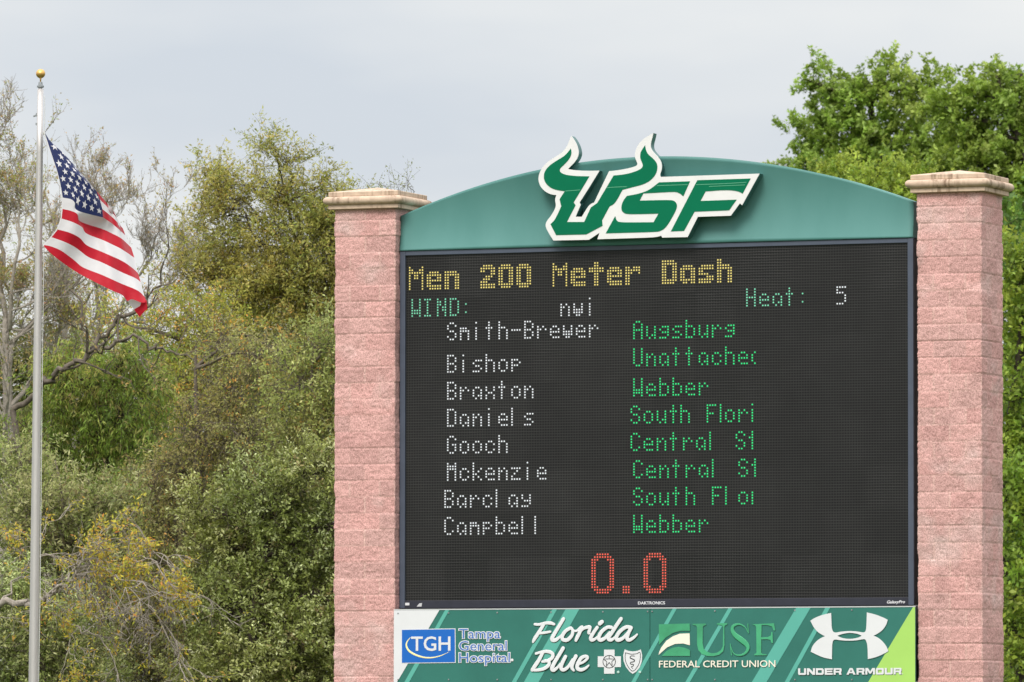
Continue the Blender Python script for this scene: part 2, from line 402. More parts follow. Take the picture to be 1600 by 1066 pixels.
for t, x, y, cl, of in (('Augsburg', 990, 501.5, 46, None), ('Unattached', 990, 548, 46, None), ('Webber', 990, 591.5, 46, None), ('South Flori', 986.5, 634.5, 46, [0, 5, 10, 15, 19, 24, 29, 34, 36, 41, 45]),
                        ('Central St', 986.5, 677.5, 46, None), ('Central St', 990, 720.5, 46, None), ('South Flor', 990, 763.5, 45, None), ('Webber', 990, 806.5, 46, None)):
    line(t, x, y, 'green', clip=cl, offs=of)
c0, r0 = cell(926, 866); c0 = round(c0-.5); r0 = round(r0-.5); cells = []
for off in (0, 20):
    for r, row in enumerate(rnd_digit()):
        for c, v in enumerate(row):
            if v == '#': cells.append((c0+off+c, r0+r))
cells += [(c0+12+c, r0+12+r) for c in range(3) for r in range(3)]
lit('clock_digits', cells, LED['red'])
steel = mat('galvanised_steel', (.35, .36, .37), .5, .5, .6, var=.2)
for x in (-2.3, 2.3):
    mb = MB(); mb.box(x-.1, x+.1, .47, .485, 0, ZB+HD); mb.box(x-.1, x+.1, .655, .67, 0, ZB+HD); mb.box(x-.008, x+.008, .485, .655, 0, ZB+HD)
    mb.build('support_post', steel, sb)

# ---- lettering from Blender's own font, set on a photo baseline
def glyphs(body, x0, x1, yb0, yb1, cap, Y, mt, name, parent, bold=0., shear=0., thick=.003, dx=0., dy=0.):
    cu = bpy.data.curves.new('t', 'FONT'); cu.body = body; cu.shear = shear; cu.resolution_u = 3
    o = bpy.data.objects.new('t', cu); col.objects.link(o)
    cu2 = bpy.data.curves.new('h', 'FONT'); cu2.body = 'H'; cu2.resolution_u = 2; oh = bpy.data.objects.new('h', cu2); col.objects.link(oh)
    dg = bpy.context.evaluated_depsgraph_get(); dg.update()
    mh_ = bpy.data.meshes.new_from_object(oh.evaluated_get(dg)); H = max(v.co.y for v in mh_.vertices)
    me0 = bpy.data.meshes.new_from_object(o.evaluated_get(dg)); xs = [v.co.x for v in me0.vertices]; xa, xb = min(xs), max(xs)
    if bold:
        cu.offset = bold; dg.update(); me = bpy.data.meshes.new_from_object(o.evaluated_get(dg))
    else: me = me0
    V = []
    for v in me.vertices:
        t = (v.co.x-xa)/(xb-xa); px = x0+(x1-x0)*t+dx; py = yb0+(yb1-yb0)*t-cap*v.co.y/H+dy
        V.append(at(px, py, Y))
    Fs = [tuple(p.vertices) for p in me.polygons]
    for x in (o, oh): bpy.data.objects.remove(x)
    mb = MB(); mb.add(V, Fs); ob = mb.build(name, mt, parent)
    sm = ob.modifiers.new('thickness', 'SOLIDIFY'); sm.thickness = thick; sm.offset = 0
    return ob
def pxprism(loops, Y0, Y1, name, mt, parent, bevel=0, dx=0, dy=0):
    lp = [[(lambda p: (p[0], p[2]))(at(x+dx, y+dy, Y0)) for x, y in l] for l in loops]
    return MB().prism(lp, Y0, Y1).build(name, mt, parent, bevel=bevel)
def smooth_closed(pts, it=2):
    """Chaikin rounding that keeps points flagged with a third value sharp"""
    P = [(p[0], p[1], len(p) > 2) for p in pts]
    for _ in range(it):
        Q = []; n = len(P)
        for i in range(n):
            a = P[i]; b = P[(i+1) % n]
            if a[2]: Q.append(a)
            else: Q.append((a[0]*.75+b[0]*.25, a[1]*.75+b[1]*.25, False))
            if not b[2]: Q.append((a[0]*.25+b[0]*.75, a[1]*.25+b[1]*.75, False))
        P = Q
    return [(p[0], p[1]) for p in P]
def catmull(pts, n=6):
    P = np.array(pts, float); o = []
    for i in range(len(P)-1):
        p0 = P[max(i-1, 0)]; p1 = P[i]; p2 = P[i+1]; p3 = P[min(i+2, len(P)-1)]
        for k in range(n):
            t = k/n; o.append(.5*((2*p1)+(-p0+p2)*t+(2*p0-5*p1+4*p2-p3)*t*t+(-p0+3*p1-3*p2+p3)*t**3))
    o.append(P[-1]); return np.array(o)
def strokes(lst, Y, name, mt, parent, flat=.10, dx=0, dy=0):
    """flattened round-ended brush strokes: each a list of (px, py, width_px)"""
    V = []; F = []; sides = 10
    for q, st in enumerate(lst):
        P = catmull(st, 6); n = len(P)
        W = np.array([at(p[0]+dx, p[1]+dy, Y) for p in P]); rad = P[:, 2]/2/ppm(Y)
        T = np.gradient(W[:, [0, 2]], axis=0); T /= np.linalg.norm(T, axis=1)[:, None]+1e-9
        secs = []
        for a in (80, 60, 35): secs.append((0, -math.sin(R(a)), math.cos(R(a))))
        secs += [(i, 0., 1.) for i in range(n)]
        for a in (35, 60, 80): secs.append((n-1, math.sin(R(a)), math.cos(R(a))))
        b = len(V)
        for (i, ax, rr) in secs:
            t = T[i]; nn = np.array([-t[1], t[0]]); c = W[i][[0, 2]]+t*ax*rad[i]
            for s in range(sides):
                an = 2*math.pi*s/sides; h = c+nn*rad[i]*rr*math.cos(an)
                V.append((h[0], Y-.0003*q-min(.004, rad[i]*flat)*rr*math.sin(an), h[1]))
        m = len(secs)
        for i in range(m-1):
            for s in range(sides): F.append((b+i*sides+s, b+i*sides+(s+1) % sides, b+(i+1)*sides+(s+1) % sides, b+(i+1)*sides+s))
        F.append(tuple(b+s for s in range(sides))); F.append(tuple(b+(m-1)*sides+s for s in reversed(range(sides))))
    mb = MB(); mb.add(V, F); return mb.build(name, mt, parent, smooth=True)
whitep = mat('white_print', (.74, .74, .76), .45, .4, var=.05, scale=8)
glyphs('DAKTRONICS', 997, 1039, 944.6, 944.3, 4.4, -.002, whitep, 'maker_plate', sb, bold=.02)
glyphs('GalaxyPro', 1386, 1414, 942.9, 942.6, 4.4, -.002, whitep, 'series_plate', sb, bold=.025, shear=.3)
pxprism([[(633, 942), (639.5, 942), (639.5, 946), (633, 946)]], -.003, .001, 'sticker', whitep, sb)
pxprism([[(651, 948), (655, 943), (659.5, 942.4), (658.5, 948)]], -.003, .001, 'sticker', mat('grey_sticker', (.55, .55, .56), .6), sb)

# ------------------------------------------------------------------ arched header sign
def teal_material():
    m = bpy.data.materials.new('chalky_teal_paint'); m.use_nodes = True; t = m.node_tree; p = t.nodes['Principled BSDF']; lk = t.links.new
    p.inputs['Roughness'].default_value = .55; p.inputs['Specular IOR Level'].default_value = .4
    tcn = t.nodes.new('ShaderNodeTexCoord'); mpn = t.nodes.new('ShaderNodeMapping'); mpn.inputs['Scale'].default_value = (2.2, 2.2, .9)
    n1 = t.nodes.new('ShaderNodeTexNoise'); n1.inputs['Scale'].default_value = .7; n1.inputs['Detail'].default_value = 6
    r = t.nodes.new('ShaderNodeValToRGB'); e = r.color_ramp.elements
    e[0].position = .3; e[0].color = (.078, .228, .21, 1); e[1].position = .75; e[1].color = (.108, .275, .257, 1)
    lk(tcn.outputs['Object'], mpn.inputs['Vector']); lk(mpn.outputs['Vector'], n1.inputs['Vector']); lk(n1.outputs['Fac'], r.inputs['Fac']); lk(r.outputs['Color'], p.inputs['Base Color'])
    return m
teal = teal_material()
ar = empty('arched_sign', (0, .1, ZB+HD), 'teal arched header panel carrying raised white and green letters, on top of the scoreboard', 'sign')
zl_ = at(624, 340, -.01)[2]; zr_ = at(1426, 312, -.01)[2]; zm = at(1035, 245.5, -.01)[2]; ze = (zl_+zr_)/2; sag = zm-ze
RAD = (HX*HX+sag*sag)/(2*sag); zc = zm-RAD
def arc(n, e=0.): return [(x, zc+math.sqrt((RAD-e)**2-x*x)) for x in np.linspace(HX-e, -HX+e, n)]
z0 = ZB+HD+.004
def shade_bow(h):                    # added curve puts shading into the shape: foot faces up, crown overhangs and darkens
    a0, a1 = math.tan(R(12)), math.tan(R(-22)); return a0*h+(a1-a0)*h*h/2
ncx, ncz = 97, 25; V = []; F = []
for x in np.linspace(-HX, HX, ncx):
    zt_ = zc+math.sqrt(RAD**2-x*x)
    for t in np.linspace(0, 1, ncz): zz = z0+(zt_-z0)*t; V.append((x, shade_bow(zz-z0)-.012, zz))
    V.append((x, .26, zt_)); V.append((x, .26, z0))
st = ncz+2
for i in range(ncx-1):
    for j in range(st): F.append((i*st+j, (i+1)*st+j, (i+1)*st+(j+1) % st, i*st+(j+1) % st))
F.append(tuple(range(st))); F.append(tuple((ncx-1)*st+j for j in reversed(range(st))))
mb = MB(); mb.add(V, F); pn_ = mb.build('panel', teal, ar)
pn_.data.polygons.foreach_set('use_smooth', np.array([(j < ncz-1) for i in range(ncx-1) for j in range(st)]+[False, False], bool))
mb = MB(); a_ = arc(48, .003)
mb.box(-HX+.05, HX-.05, .26, .34, z0+.02, z0+.10); mb.build('rear_rail', blackm, ar)
logo_white = mat('logo_white', (.77, .755, .745), .35, .5, var=.05, scale=6)
logo_green = mat('logo_green', (.0, .150, .070), .5, .12, var=.06, scale=2)
logo_side = mat('logo_return', srgb(58, 104, 100), .4, .5, var=.15, scale=4)
kA = 5.92
A = lambda *pts: [tuple([830+p[0]/kA, 200+p[1]/kA]+list(p[2:])) for p in pts]
Bq = lambda *pts: [tuple([930+p[0]/5.926, 255+p[1]/5.926]+list(p[2:])) for p in pts]
s_ = 1
outline = A((370,75,s_),(393,103),(420,150),(436,200),(440,240),(425,285),(395,325),(340,380,s_),(400,391),(500,397),(632,395,s_),(540,545),(447,690,s_),(457,712,s_),(410,822,s_),(468,822,s_),(535,710),(582,690,s_),(720,400,s_),(800,392),(880,378),(960,358),(985,340),(975,310),(957,270),(962,215),(990,150),(1040,100),(1090,70),(1128,48,s_),(1120,90),(1103,150),(1108,195),(1140,235),(1180,275),(1207,325),(1210,380),(1190,430))+ \
  Bq((607,128,s_),(1522,97,s_),(1360,390,s_),(1340,372,s_),(1255,487,s_),(950,497,s_),(855,685,s_),(620,690,s_),(612,672,s_),(570,684),(500,690),(20,705,s_))+ \
  A((632,970,s_),(533,1035,s_),(205,1042,s_),(135,930),(132,875),(190,805),(232,725),(218,665),(233,622,s_),(180,615),(130,590),(90,550),(68,500),(66,450),(85,395),(120,345),(170,300),(230,265),(290,225),(330,175),(355,110))
green_U = A((365,190,s_),(372,215),(370,250),(350,290),(310,335),(270,370),(262,390),(268,410),(310,432),(400,445),(538,448,s_),(392,690,s_),(410,715,s_),(330,870,s_),(490,870,s_),(552,735,s_),(610,695,s_),(762,440,s_),(850,432),(930,415),(1000,388),(1033,362),(1030,330),(1008,285),(1008,235),(1022,205),(1053,160,s_),(1060,205),(1080,245),(1130,285),(1165,330),(1168,380),(1150,435),(1100,490),(1030,525),(950,545),(845,572,s_),(775,700),(725,725,s_),(655,855,s_),(660,905,s_),(510,985,s_),(230,992,s_),(178,890,s_),(220,850),(278,725,s_),(262,660,s_),(310,585,s_),(230,575),(170,550),(125,500),(114,450),(125,400),(165,350),(230,305),(300,265),(340,225))
green_S = Bq((590,178,s_),(878,168,s_),(815,308,s_),(790,285),(755,268),(715,266),(445,281,s_),(412,347,s_),(690,340),(735,350),(757,380),(755,420),(720,490),(680,560),(640,610),(600,630),(560,638),(97,650,s_),(185,490,s_),(195,530),(225,550),(540,547,s_),(585,468,s_),(300,475),(260,460),(240,430),(245,380),(270,330),(295,303,s_),(400,285),(500,250))
green_F = Bq((945,158,s_),(1440,142,s_),(1365,283,s_),(1330,264),(1270,252),(1180,250),(1022,262,s_),(975,350,s_),(1310,338,s_),(1240,437,s_),(920,450,s_),(822,628,s_),(700,632,s_))
YF = -.185
lg = pxprism([smooth_closed(outline, 2)], YF+.012, -.05, 'letter_body', logo_side, ar)
pxprism([smooth_closed(outline, 2)], YF, YF+.012, 'letter_face', logo_white, lg)
mb = MB()
for gpoly in (green_U, green_S, green_F):
    lp = [(lambda p: (p[0], p[2]))(at(x, y, YF-.004)) for x, y in smooth_closed(gpoly, 2)]
    mb.prism([lp], YF-.004, YF+.002)
mb.build('letter_inlay', logo_green, lg)
seam = mat('panel_seam', srgb(90, 165, 130), .5)
strokes([[(p[0], p[1], .9) for p in A(*q)] for q in (((318,584),(400,578),(452,574)), ((702,553),(800,547),(884,544)))] +
        [[(p[0], p[1], .9) for p in Bq(*q)] for q in (((572,209),(720,204),(856,199)), ((938,200),(1200,190),(1398,178)), ((1055,217),(1250,208),(1385,202)))], YF-.0045, 'inlay_seam', seam, lg)
bk = MB()
for px, py in ((880, 360), (905, 330), (990, 350), (1060, 345), (1130, 300), (880, 290), (1010, 290)):
    p = at(px, py, -.03); bk.box(p[0]-.03, p[0]+.03, -.048, .06, p[2]-.03, p[2]+.03)
bk.build('standoff', blackm, lg)

# ------------------------------------------------------------------ sponsor board
YS = -.205
sp = empty('sponsor_board', (0, YS, ZB-.95), 'green sponsor board with slanting pale stripes and four sponsor logos, hung below the scoreboard', 'sign')
pg = mat('print_green', srgb(52, 115, 104), .42, .3, var=.12, scale=1.6)
pstripe = mat('print_pale_teal', srgb(90, 172, 157), .42, .45, var=.05, scale=2)
plime = mat('print_lime', srgb(168, 212, 104), .42, .45, var=.05, scale=2)
pwhite = mat('print_white', (.72, .72, .74), .42, .45, var=.04, scale=3)
pblue = mat('print_blue', srgb(16, 100, 190), .42, .45, var=.04, scale=3)
pblue2 = mat('print_letter_blue', srgb(66, 112, 186), .45)
pshade = mat('print_dark_outline', srgb(34, 86, 78), .5)
pcream = mat('print_cream', srgb(240, 232, 216), .45)
pgrad = mat('print_bright_green', srgb(68, 165, 118), .42, var=.3, scale=2.4)
pyel = mat('print_pale_yellow', srgb(250, 238, 170), .45)
pdark = mat('print_charcoal', (.03, .032, .035), .5)
tl = at(615.5, 954.5, YS); tr = at(1430, 948.0, YS); bl_ = at(615, 1068.5, YS)
SX0, SX1, SZ1, SZ0 = tl[0], tr[0], (tl[2]+tr[2])/2, bl_[2]
xm = at(1015.5, 1000, YS)[0]
for (a, b) in ((SX0, xm-.003), (xm+.003, SX1)):
    MB().box(a, b, YS, YS+.03, SZ0, SZ1).build('panel', pg, sp, bevel=.003)
MB().box(-HX+.02, HX-.02, -.03, .02, ZB-.12, ZB-.002).build('skirt', blackm, sb)
MB().box(-HX+.05, HX+.085, .055, .10, SZ0+.01, ZB-.004).build('backing', blackm, sp)
MB().box(SX0, SX1, YS-.004, YS+.03, SZ1+.001, SZ1+.014).build('top_strip', mat('pale_grey_strip', (.62, .63, .64), .4, .5, .3), sp)  # thin pale grey strip along the top edge of the board
mb = MB(); mb.box(SX0+.3, SX1-.3, YS+.03, -.03, SZ1-.16, SZ1-.08); mb.box(SX0+.3, SX1-.3, YS+.03, -.03, SZ0+.08, SZ0+.16)
for x in (-2.3, 2.3): mb.box(x-.05, x+.05, -.03, .47, SZ0+.02, SZ1-.1)
mb.build('mounting_rail', blackm, sp)
def wpt(px, py, Y): p = at(px, py, Y); return (min(max(p[0], SX0+.001), SX1-.001), min(max(p[2], SZ0+.001), SZ1-.001))
def sheet(loops, lift, name, mt, parent=sp):
    Y = YS-lift
    return MB().prism([[wpt(x, y, Y) for x, y in l] for l in loops], Y, Y+.0015).build(name, mt, parent)
def band(xa, xb, xc, xd): return [(xa, 950-2), (xb, 950-2), (xd, 1070), (xc, 1070)]
for q in ((695.5,702,630.5,638), (863,870.3,798.5,805.5), (883.5,905,817.5,840.5), (1051,1057.5,985.5,992), (1138,1144.5,1070,1077), (1244,1266.5,1174,1197), (1289.5,1297,1225.5,1232.5)):
    pts = [wpt(x, y, YS-.003) for x, y in band(*q)]
    MB().prism([pts], YS-.003, YS-.0015).build('stripe', pstripe, sp)
sheet([[(610, 946), (686.5, 946), (619, 1072), (610, 1072)]], .0045, 'white_corner', pwhite)
sheet([[(1426.5, 945), (1433, 945), (1433, 1072), (1356, 1072)]], .0045, 'lime_corner', plime)
k6 = 7.62
q6 = lambda *pts: [(610+p[0]/k6, 945+p[1]/k6)+tuple(p[2:]) for p in pts]
q6w = lambda pts: [(610+p[0]/k6, 945+p[1]/k6, p[2]/k6) for p in pts]
hb = sheet([q6((129,292),(775,282),(778,693),(129,700))], .006, 'hospital_logo', pwhite)
sheet([q6((137,300),(766,291),(768,684),(137,691))], .0075, 'logo_box', pblue, hb)
glyphs('TGH', *[610+250/k6, 610+712/k6], 945+547/k6, 945+545/k6, 164/k6, YS-.0098, pwhite, 'lettering', hb, bold=.012)
strokes([q6w([(238,390,5),(200,440,14),(190,490,21),(222,550,25),(300,598,23),(400,628,18),(500,630,15),(600,607,10),(697,563,3)])], YS-.0086, 'swoosh', pyel, hb)
for t, xb, yb in (('Tampa', 1308, 401), ('General', 1385, 546), ('Hospital', 1422, 686)):
    a = (610+818/k6, 610+xb/k6, 945+yb/k6, 945+(yb-2)/k6, 112/k6)
    glyphs(t, *a, YS-.0065, pwhite, 'letter_outline', hb, bold=.05)
    glyphs(t, *a, YS-.0098, pblue2, 'lettering', hb, bold=-.004)
strokes([q6w([(1448,660,36),(1449,660,36)])], YS-.006, 'trademark_dot', pwhite, hb)
# brush-lettered health insurer mark
q3 = lambda *pts: [(820+p[0]/8, 950+p[1]/8)+tuple(p[2:]) for p in pts]
q3w = lambda pts, g=1.: [(820+p[0]/8, 950+p[1]/8, p[2]*g/8) for p in pts]
fl = [[(125,205,26),(180,208,28),(250,192,30),(320,190,34),(365,205,26)], [(240,200,34),(205,260,36),(160,330,38),(120,390,36),(103,425,24)], [(175,318,24),(240,312,26),(318,298,24)],
      [(483,138,36),(440,210,36),(385,300,38),(345,370,40),(345,402,40),(385,402,38),(430,370,26),(470,330,22)],
      [(565,255,34),(510,290,36),(470,350,38),(475,395,38),(530,402,38),(585,350,36),(600,290,32),(575,250,28),(545,262,20)], [(590,270,20),(640,290,22),(700,245,30)],
      [(715,240,34),(690,300,38),(655,370,38),(640,405,32)], [(690,300,24),(740,255,30),(805,240,38),(815,258,32),(800,310,34),(812,320,20)],
      [(905,245,34),(860,310,36),(825,375,38),(840,402,38),(885,385,26),(930,340,20)], [(940,195,44),(965,175,40)],
      [(1085,245,34),(1030,245,34),(960,300,38),(925,370,40),(945,402,40),(1000,380,34),(1060,310,28)], [(1203,138,38),(1150,215,38),(1090,310,38),(1045,380,38),(1075,402,36),(1120,375,24),(1155,330,20)],
      [(1330,248,36),(1270,240,36),(1195,290,38),(1145,365,40),(1165,402,40),(1225,380,34),(1300,300,28)], [(1330,250,36),(1295,320,38),(1280,385,38),(1310,402,36),(1365,370,28),(1405,332,18)],
      # second word
      [(140,572,24),(200,555,28),(280,545,34),(345,570,36),(345,620,36),(290,660,34),(220,672,24)], [(225,560,34),(185,640,38),(140,710,40),(95,775,36)], [(90,778,26),(160,778,30),(240,760,34),(300,715,36),(300,670,32),(250,660,26)],
      [(480,505,38),(430,590,38),(370,690,40),(340,760,40),(365,778,38),(410,745,26),(445,700,22)],
      [(510,610,36),(470,690,38),(455,755,38),(490,775,36),(545,735,32),(600,650,30)], [(640,605,38),(605,680,38),(590,745,36),(612,780,26)],
      [(660,705,24),(730,680,26),(785,630,28),(770,605,30),(710,625,36),(665,700,40),(660,755,40),(705,775,36),(760,755,28),(800,720,18)]]
bm_ = strokes([q3w(s, 1.3) for s in fl], YS-.0075, 'brush_lettering', whitep, sp, flat=.05)
strokes([q3w(s, 1.3) for s in fl], YS-.0035, 'lettering_edge', pshade, bm_, flat=.04, dx=.75, dy=.75)
cross = sheet([q3((990,522),(1122,522),(1122,605),(1202,605),(1202,740),(1122,740),(1122,823),(990,823),(990,740),(912,740),(912,605),(990,605))], .006, 'cross_emblem', pwhite)
ci = [(1055+78*math.cos(t), 672+78*math.sin(t), 9) for t in np.linspace(0, 2*math.pi, 25)]
strokes([q3w(s) for s in (ci, [(985,640,8),(1055,637,8),(1125,640,8)], [(1055,600,8),(1055,620,8),(1055,637,8)], [(1055,682,8),(1030,715,8),(1012,738,8)], [(1055,682,8),(1082,715,8),(1100,738,8)], [(995,650,8),(1022,670,8),(1020,715,8)], [(1115,650,8),(1090,670,8),(1092,715,8)])], YS-.0078, 'cross_drawing', pdark, cross, flat=.05)
shd = sheet([q3((1248,518),(1290,536),(1350,545),(1410,536),(1450,518),(1467,590),(1463,670),(1435,745),(1395,795),(1348,825),(1310,797),(1262,735),(1234,660),(1230,590))], .006, 'shield_emblem', pwhite)
strokes([q3w(s) for s in ([(1258,560,8),(1310,575,8),(1350,578,8),(1400,572,8),(1440,558,8),(1441,640,8),(1412,728,8),(1348,790,8),(1285,725,8),(1255,640,8),(1258,562,8)], [(1372,602,8),(1330,600,10),(1318,625,12),(1368,650,14),(1362,672,12),(1325,680,10),(1322,700,10),(1358,708,10),(1350,728,9),(1332,735,8),(1350,760,6)])], YS-.0078, 'shield_drawing', pdark, shd, flat=.05)
strokes([q3w([(1166,803,36),(1167,803,36)]), q3w([(1437,803,36),(1438,803,36)])], YS-.006, 'trademark_dot', mat('print_grey_green', srgb(170, 205, 195), .5), sp)
# credit union mark
q4 = lambda *pts: [(1020+p[0]/8, 950+p[1]/8)+tuple(p[2:]) for p in pts]
cu_parts = [((75,205),(460,195),(464,287),(350,285),(250,312),(160,372),(78,462)), ((110,601),(170,540),(240,500),(320,485),(400,498),(464,527),(464,600)),
    ((495,200),(660,195),(665,212),(632,225),(625,240),(622,440),(635,510),(680,550),(740,568),(800,560),(850,530),(875,480),(880,240),(865,220),(800,207),(805,192),(930,190),(930,205),(900,220),(893,240),(895,470),(880,540),(830,585),(760,603),(680,600),(610,575),(570,530),(553,460),(552,240),(540,222),(500,212)),
    ((1240,205),(1515,192),(1530,280),(1510,282),(1490,235),(1440,215),(1360,212),(1355,368),(1440,363),(1475,345),(1483,300),(1496,300),(1500,440),(1485,440),(1470,400),(1430,390),(1355,392),(1355,560),(1370,575),(1425,580),(1420,592),(1265,592),(1270,577),(1290,568),(1296,555),(1292,240),(1280,220))]
sS = [[(1184,295,8),(1150,238,14),(1080,203,20),(1010,222,34),(992,275,46),(1030,340,62),(1110,402,72),(1170,455,62),(1188,510,42),(1150,568,28),(1080,592,20),(1010,568,14),(972,470,8)], [(1188,200,12),(1190,250,12),(1194,314,12)], [(968,452,12),(975,520,12),(984,590,12)]]
cu_o = sheet([q4(*l) for l in cu_parts[:1]], .006, 'credit_union_logo', pgrad)
mb = MB(); me_ = MB()
for i, l in enumerate(cu_parts):
    if i: mb.prism([[wpt(x, y, YS-.006) for x, y in q4(*l)]], YS-.006, YS-.0045)
    me_.prism([[wpt(x+.85, y+.95, YS-.0035) for x, y in q4(*l)]], YS-.0037, YS-.0031)
mb.build('letter', pgrad, cu_o); me_.build('letter_edge', pshade, cu_o)
strokes([[(1020+p[0]/8, 950+p[1]/8, p[2]/8) for p in s] for s in sS], YS-.0055, 'letter', pgrad, cu_o, flat=.04)
strokes([[(1020+p[0]/8, 950+p[1]/8, p[2]/8) for p in s] for s in sS], YS-.0035, 'letter_edge', pshade, cu_o, flat=.02, dx=.85, dy=.95)
sheet([q4((72,588),(82,545),(105,495),(170,410),(250,355),(340,322),(460,318),(463,467),(380,445),(280,450),(180,492),(120,545))], .006, 'cream_swoosh', pcream, cu_o)
a = (1020+78/8, 1020+1532/8, 950+744/8, 950+738/8, 82/8)
glyphs('FEDERAL CREDIT UNION', *a, YS-.0035, pshade, 'lettering_edge', cu_o, bold=.015, dx=.7, dy=.8)
glyphs('FEDERAL CREDIT UNION', *a, YS-.007, pcream, 'lettering', cu_o, bold=.006)
# sportswear mark
q5 = lambda *pts: [(1230+p[0]/7.62, 945+p[1]/7.62)+tuple(p[2:]) for p in pts]
ua = [(275,190,s_),(330,155),(420,120),(523,98,s_),(527,200),(530,285),(555,338),(640,320),(745,312),(850,320),(925,335),(943,285),(948,92,s_),(1050,115),(1150,155),(1197,180,s_),(1180,240),(1130,310),(1060,355),(1028,368,s_),(1090,395),(1150,450),(1190,510),(1203,555,s_),(1110,605),(1030,633),(960,647,s_),(957,500),(945,440),(925,405),(850,422),(745,430),(640,425),(555,410),(535,455),(532,650,s_),(430,630),(340,590),(280,560,s_),(295,500),(340,440),(400,395),(450,376,s_),(380,340),(320,280)]
lens = [(597,370,s_),(650,348),(745,332),(840,346),(888,370,s_),(840,395),(745,410),(650,397)]
uo = sheet([smooth_closed(q5(*ua), 2), smooth_closed(q5(*lens), 2)], .0075, 'sportswear_logo', pwhite)
Y_ = YS-.0055
MB().prism([[wpt(x+.6, y+.8, Y_) for x, y in smooth_closed(q5(*l), 2)] for l in (ua, lens)], Y_, Y_+.0008).build('logo_edge', pshade, uo)
BL = {'U': (10, [(0,7),(2.6,7),(2.6,2),(7.4,2),(7.4,7),(10,7),(10,1),(9,0),(1,0),(0,1)]), 'N': (10, [(0,0),(0,7),(3,7),(7.5,3),(7.5,7),(10,7),(10,0),(7,0),(2.5,4),(2.5,0)]),
 'D': (10, [(0,0),(0,7),(8.5,7),(10,5.5),(10,1.5),(8.5,0)], [(2.6,2),(2.6,5),(7.4,5),(7.4,2)]), 'E': (10, [(0,0),(0,7),(10,7),(10,5.2),(2.6,5.2),(2.6,4.4),(9.5,4.4),(9.5,2.7),(2.6,2.7),(2.6,1.8),(10,1.8),(10,0)]),
 'R': (10, [(0,0),(0,7),(9,7),(10,6),(10,3.6),(9.2,2.8),(10,0),(7,0),(6.4,2.3),(2.6,2.3),(2.6,0)], [(2.6,4),(2.6,5.3),(7.4,5.3),(7.4,4)]), 'A': (11.5, [(0,0),(4,7),(7.5,7),(11.5,0),(8.6,0),(7.8,1.6),(3.6,1.6),(2.8,0)], [(4.4,3.1),(5.75,5.6),(7.1,3.1)]),
 'M': (12, [(0,0),(0,7),(3.4,7),(6,3.2),(8.6,7),(12,7),(12,0),(9.5,0),(9.5,4.6),(7,1),(5,1),(2.5,4.6),(2.5,0)]), 'O': (10, [(1,0),(0,1),(0,6),(1,7),(9,7),(10,6),(10,1),(9,0)], [(2.6,2),(2.6,5),(7.4,5),(7.4,2)])}
wide = sum(BL[c][0]+1.1 for c in 'UNDERARMOUR')+5
lm, le = MB(), MB(); cx_ = 0
for c in 'UNDER ARMOUR':
    if c == ' ': cx_ += 5; continue
    for dst, dx_, Y_ in ((lm, 0, YS-.0085), (le, .7, YS-.0058)):
        dst.prism([[wpt(1230+(130+1242*(cx_+x)/wide)/7.62+dx_, 945+(836-6*(cx_+x)/wide-78*z/7)/7.62+dx_, Y_) for x, z in l] for l in BL[c][1:]], Y_, Y_+.0015)
    cx_ += BL[c][0]+1.1
lm.build('lettering', pwhite, uo); le.build('lettering_edge', pdark, uo)
strokes([[(1410.3, 1053, 1.3), (1410.4, 1053, 1.3)]], YS-.0085, 'trademark_dot', pwhite, uo)
for px in (622, 701, 777, 861, 942, 1012, 1019, 1117, 1242, 1331):
    for py in (958.5-(px-616)*.0075, 1062.0):
        p = at(px, py, YS-.005); MB().box(p[0]-.008, p[0]+.008, YS-.009, YS-.001, p[2]-.008, p[2]+.008).build('screw', steel, sp)

# ------------------------------------------------------------------ flagpole
YP = 1.5
alum = mat('brushed_aluminium', (.62, .59, .57), .5, .5, .85, var=.1, scale=4, stretch=(8, 8, .4))
alud = mat('dull_cast_metal', (.30, .32, .33), .5, .5, .6, var=.2, scale=20)
gold = mat('gold_leaf', (.74, .44, .14), .38, .5, .8, var=.15, scale=12)
ptop = at(63.2, 139, YP); pbot = at(52.6, 1066, YP)
axis = (ptop-pbot); kz = axis/axis[2]; base = ptop-kz*ptop[2]; mpp = 1/ppm(YP)
def lathe(mb, prof, x, y, seg=28, lean=None):
    V = []; F = []
    for r, z in prof:
        cx_, cy_ = (x, y) if lean is None else (lean[0][0]+lean[1][0]*z, lean[0][1]+lean[1][1]*z)
        for s in range(seg):
            a = 2*math.pi*s/seg; V.append((cx_+r*math.cos(a), cy_+r*math.sin(a), z))
    for i in range(len(prof)-1):
        for s in range(seg): F.append((i*seg+s, i*seg+(s+1) % seg, (i+1)*seg+(s+1) % seg, (i+1)*seg+s))
    F.append(tuple(reversed(range(seg)))); F.append(tuple((len(prof)-1)*seg+s for s in range(seg)))
    return mb.add(V, F)
fp = empty('flagpole', tuple(base*[1, 1, 0]), 'tall tapered silver flagpole topped with a gold ball', 'flagpole')
ln = (base, kz)
rt, rb = 4.9*mpp, 8.2*mpp
lathe(MB(), [(rb*1.25, 0), (rb*1.25, .02), (rb*1.12, .04), (rb*1.05, 1.0)]+[(rb+(rt-rb)*((z-pbot[2])/axis[2]), z) for z in np.linspace(1.05, ptop[2], 12)], 0, 0, lean=ln).build('pole', alum, fp, smooth=True)
z0_ = ptop[2]
lathe(MB(), [(3.2*mpp, z0_), (3.2*mpp, z0_+1.5*mpp), (5.6*mpp, z0_+2.5*mpp), (5.6*mpp, z0_+5*mpp), (3.6*mpp, z0_+6.5*mpp), (3*mpp, z0_+11*mpp)], 0, 0, lean=ln).build('truck', alud, fp)
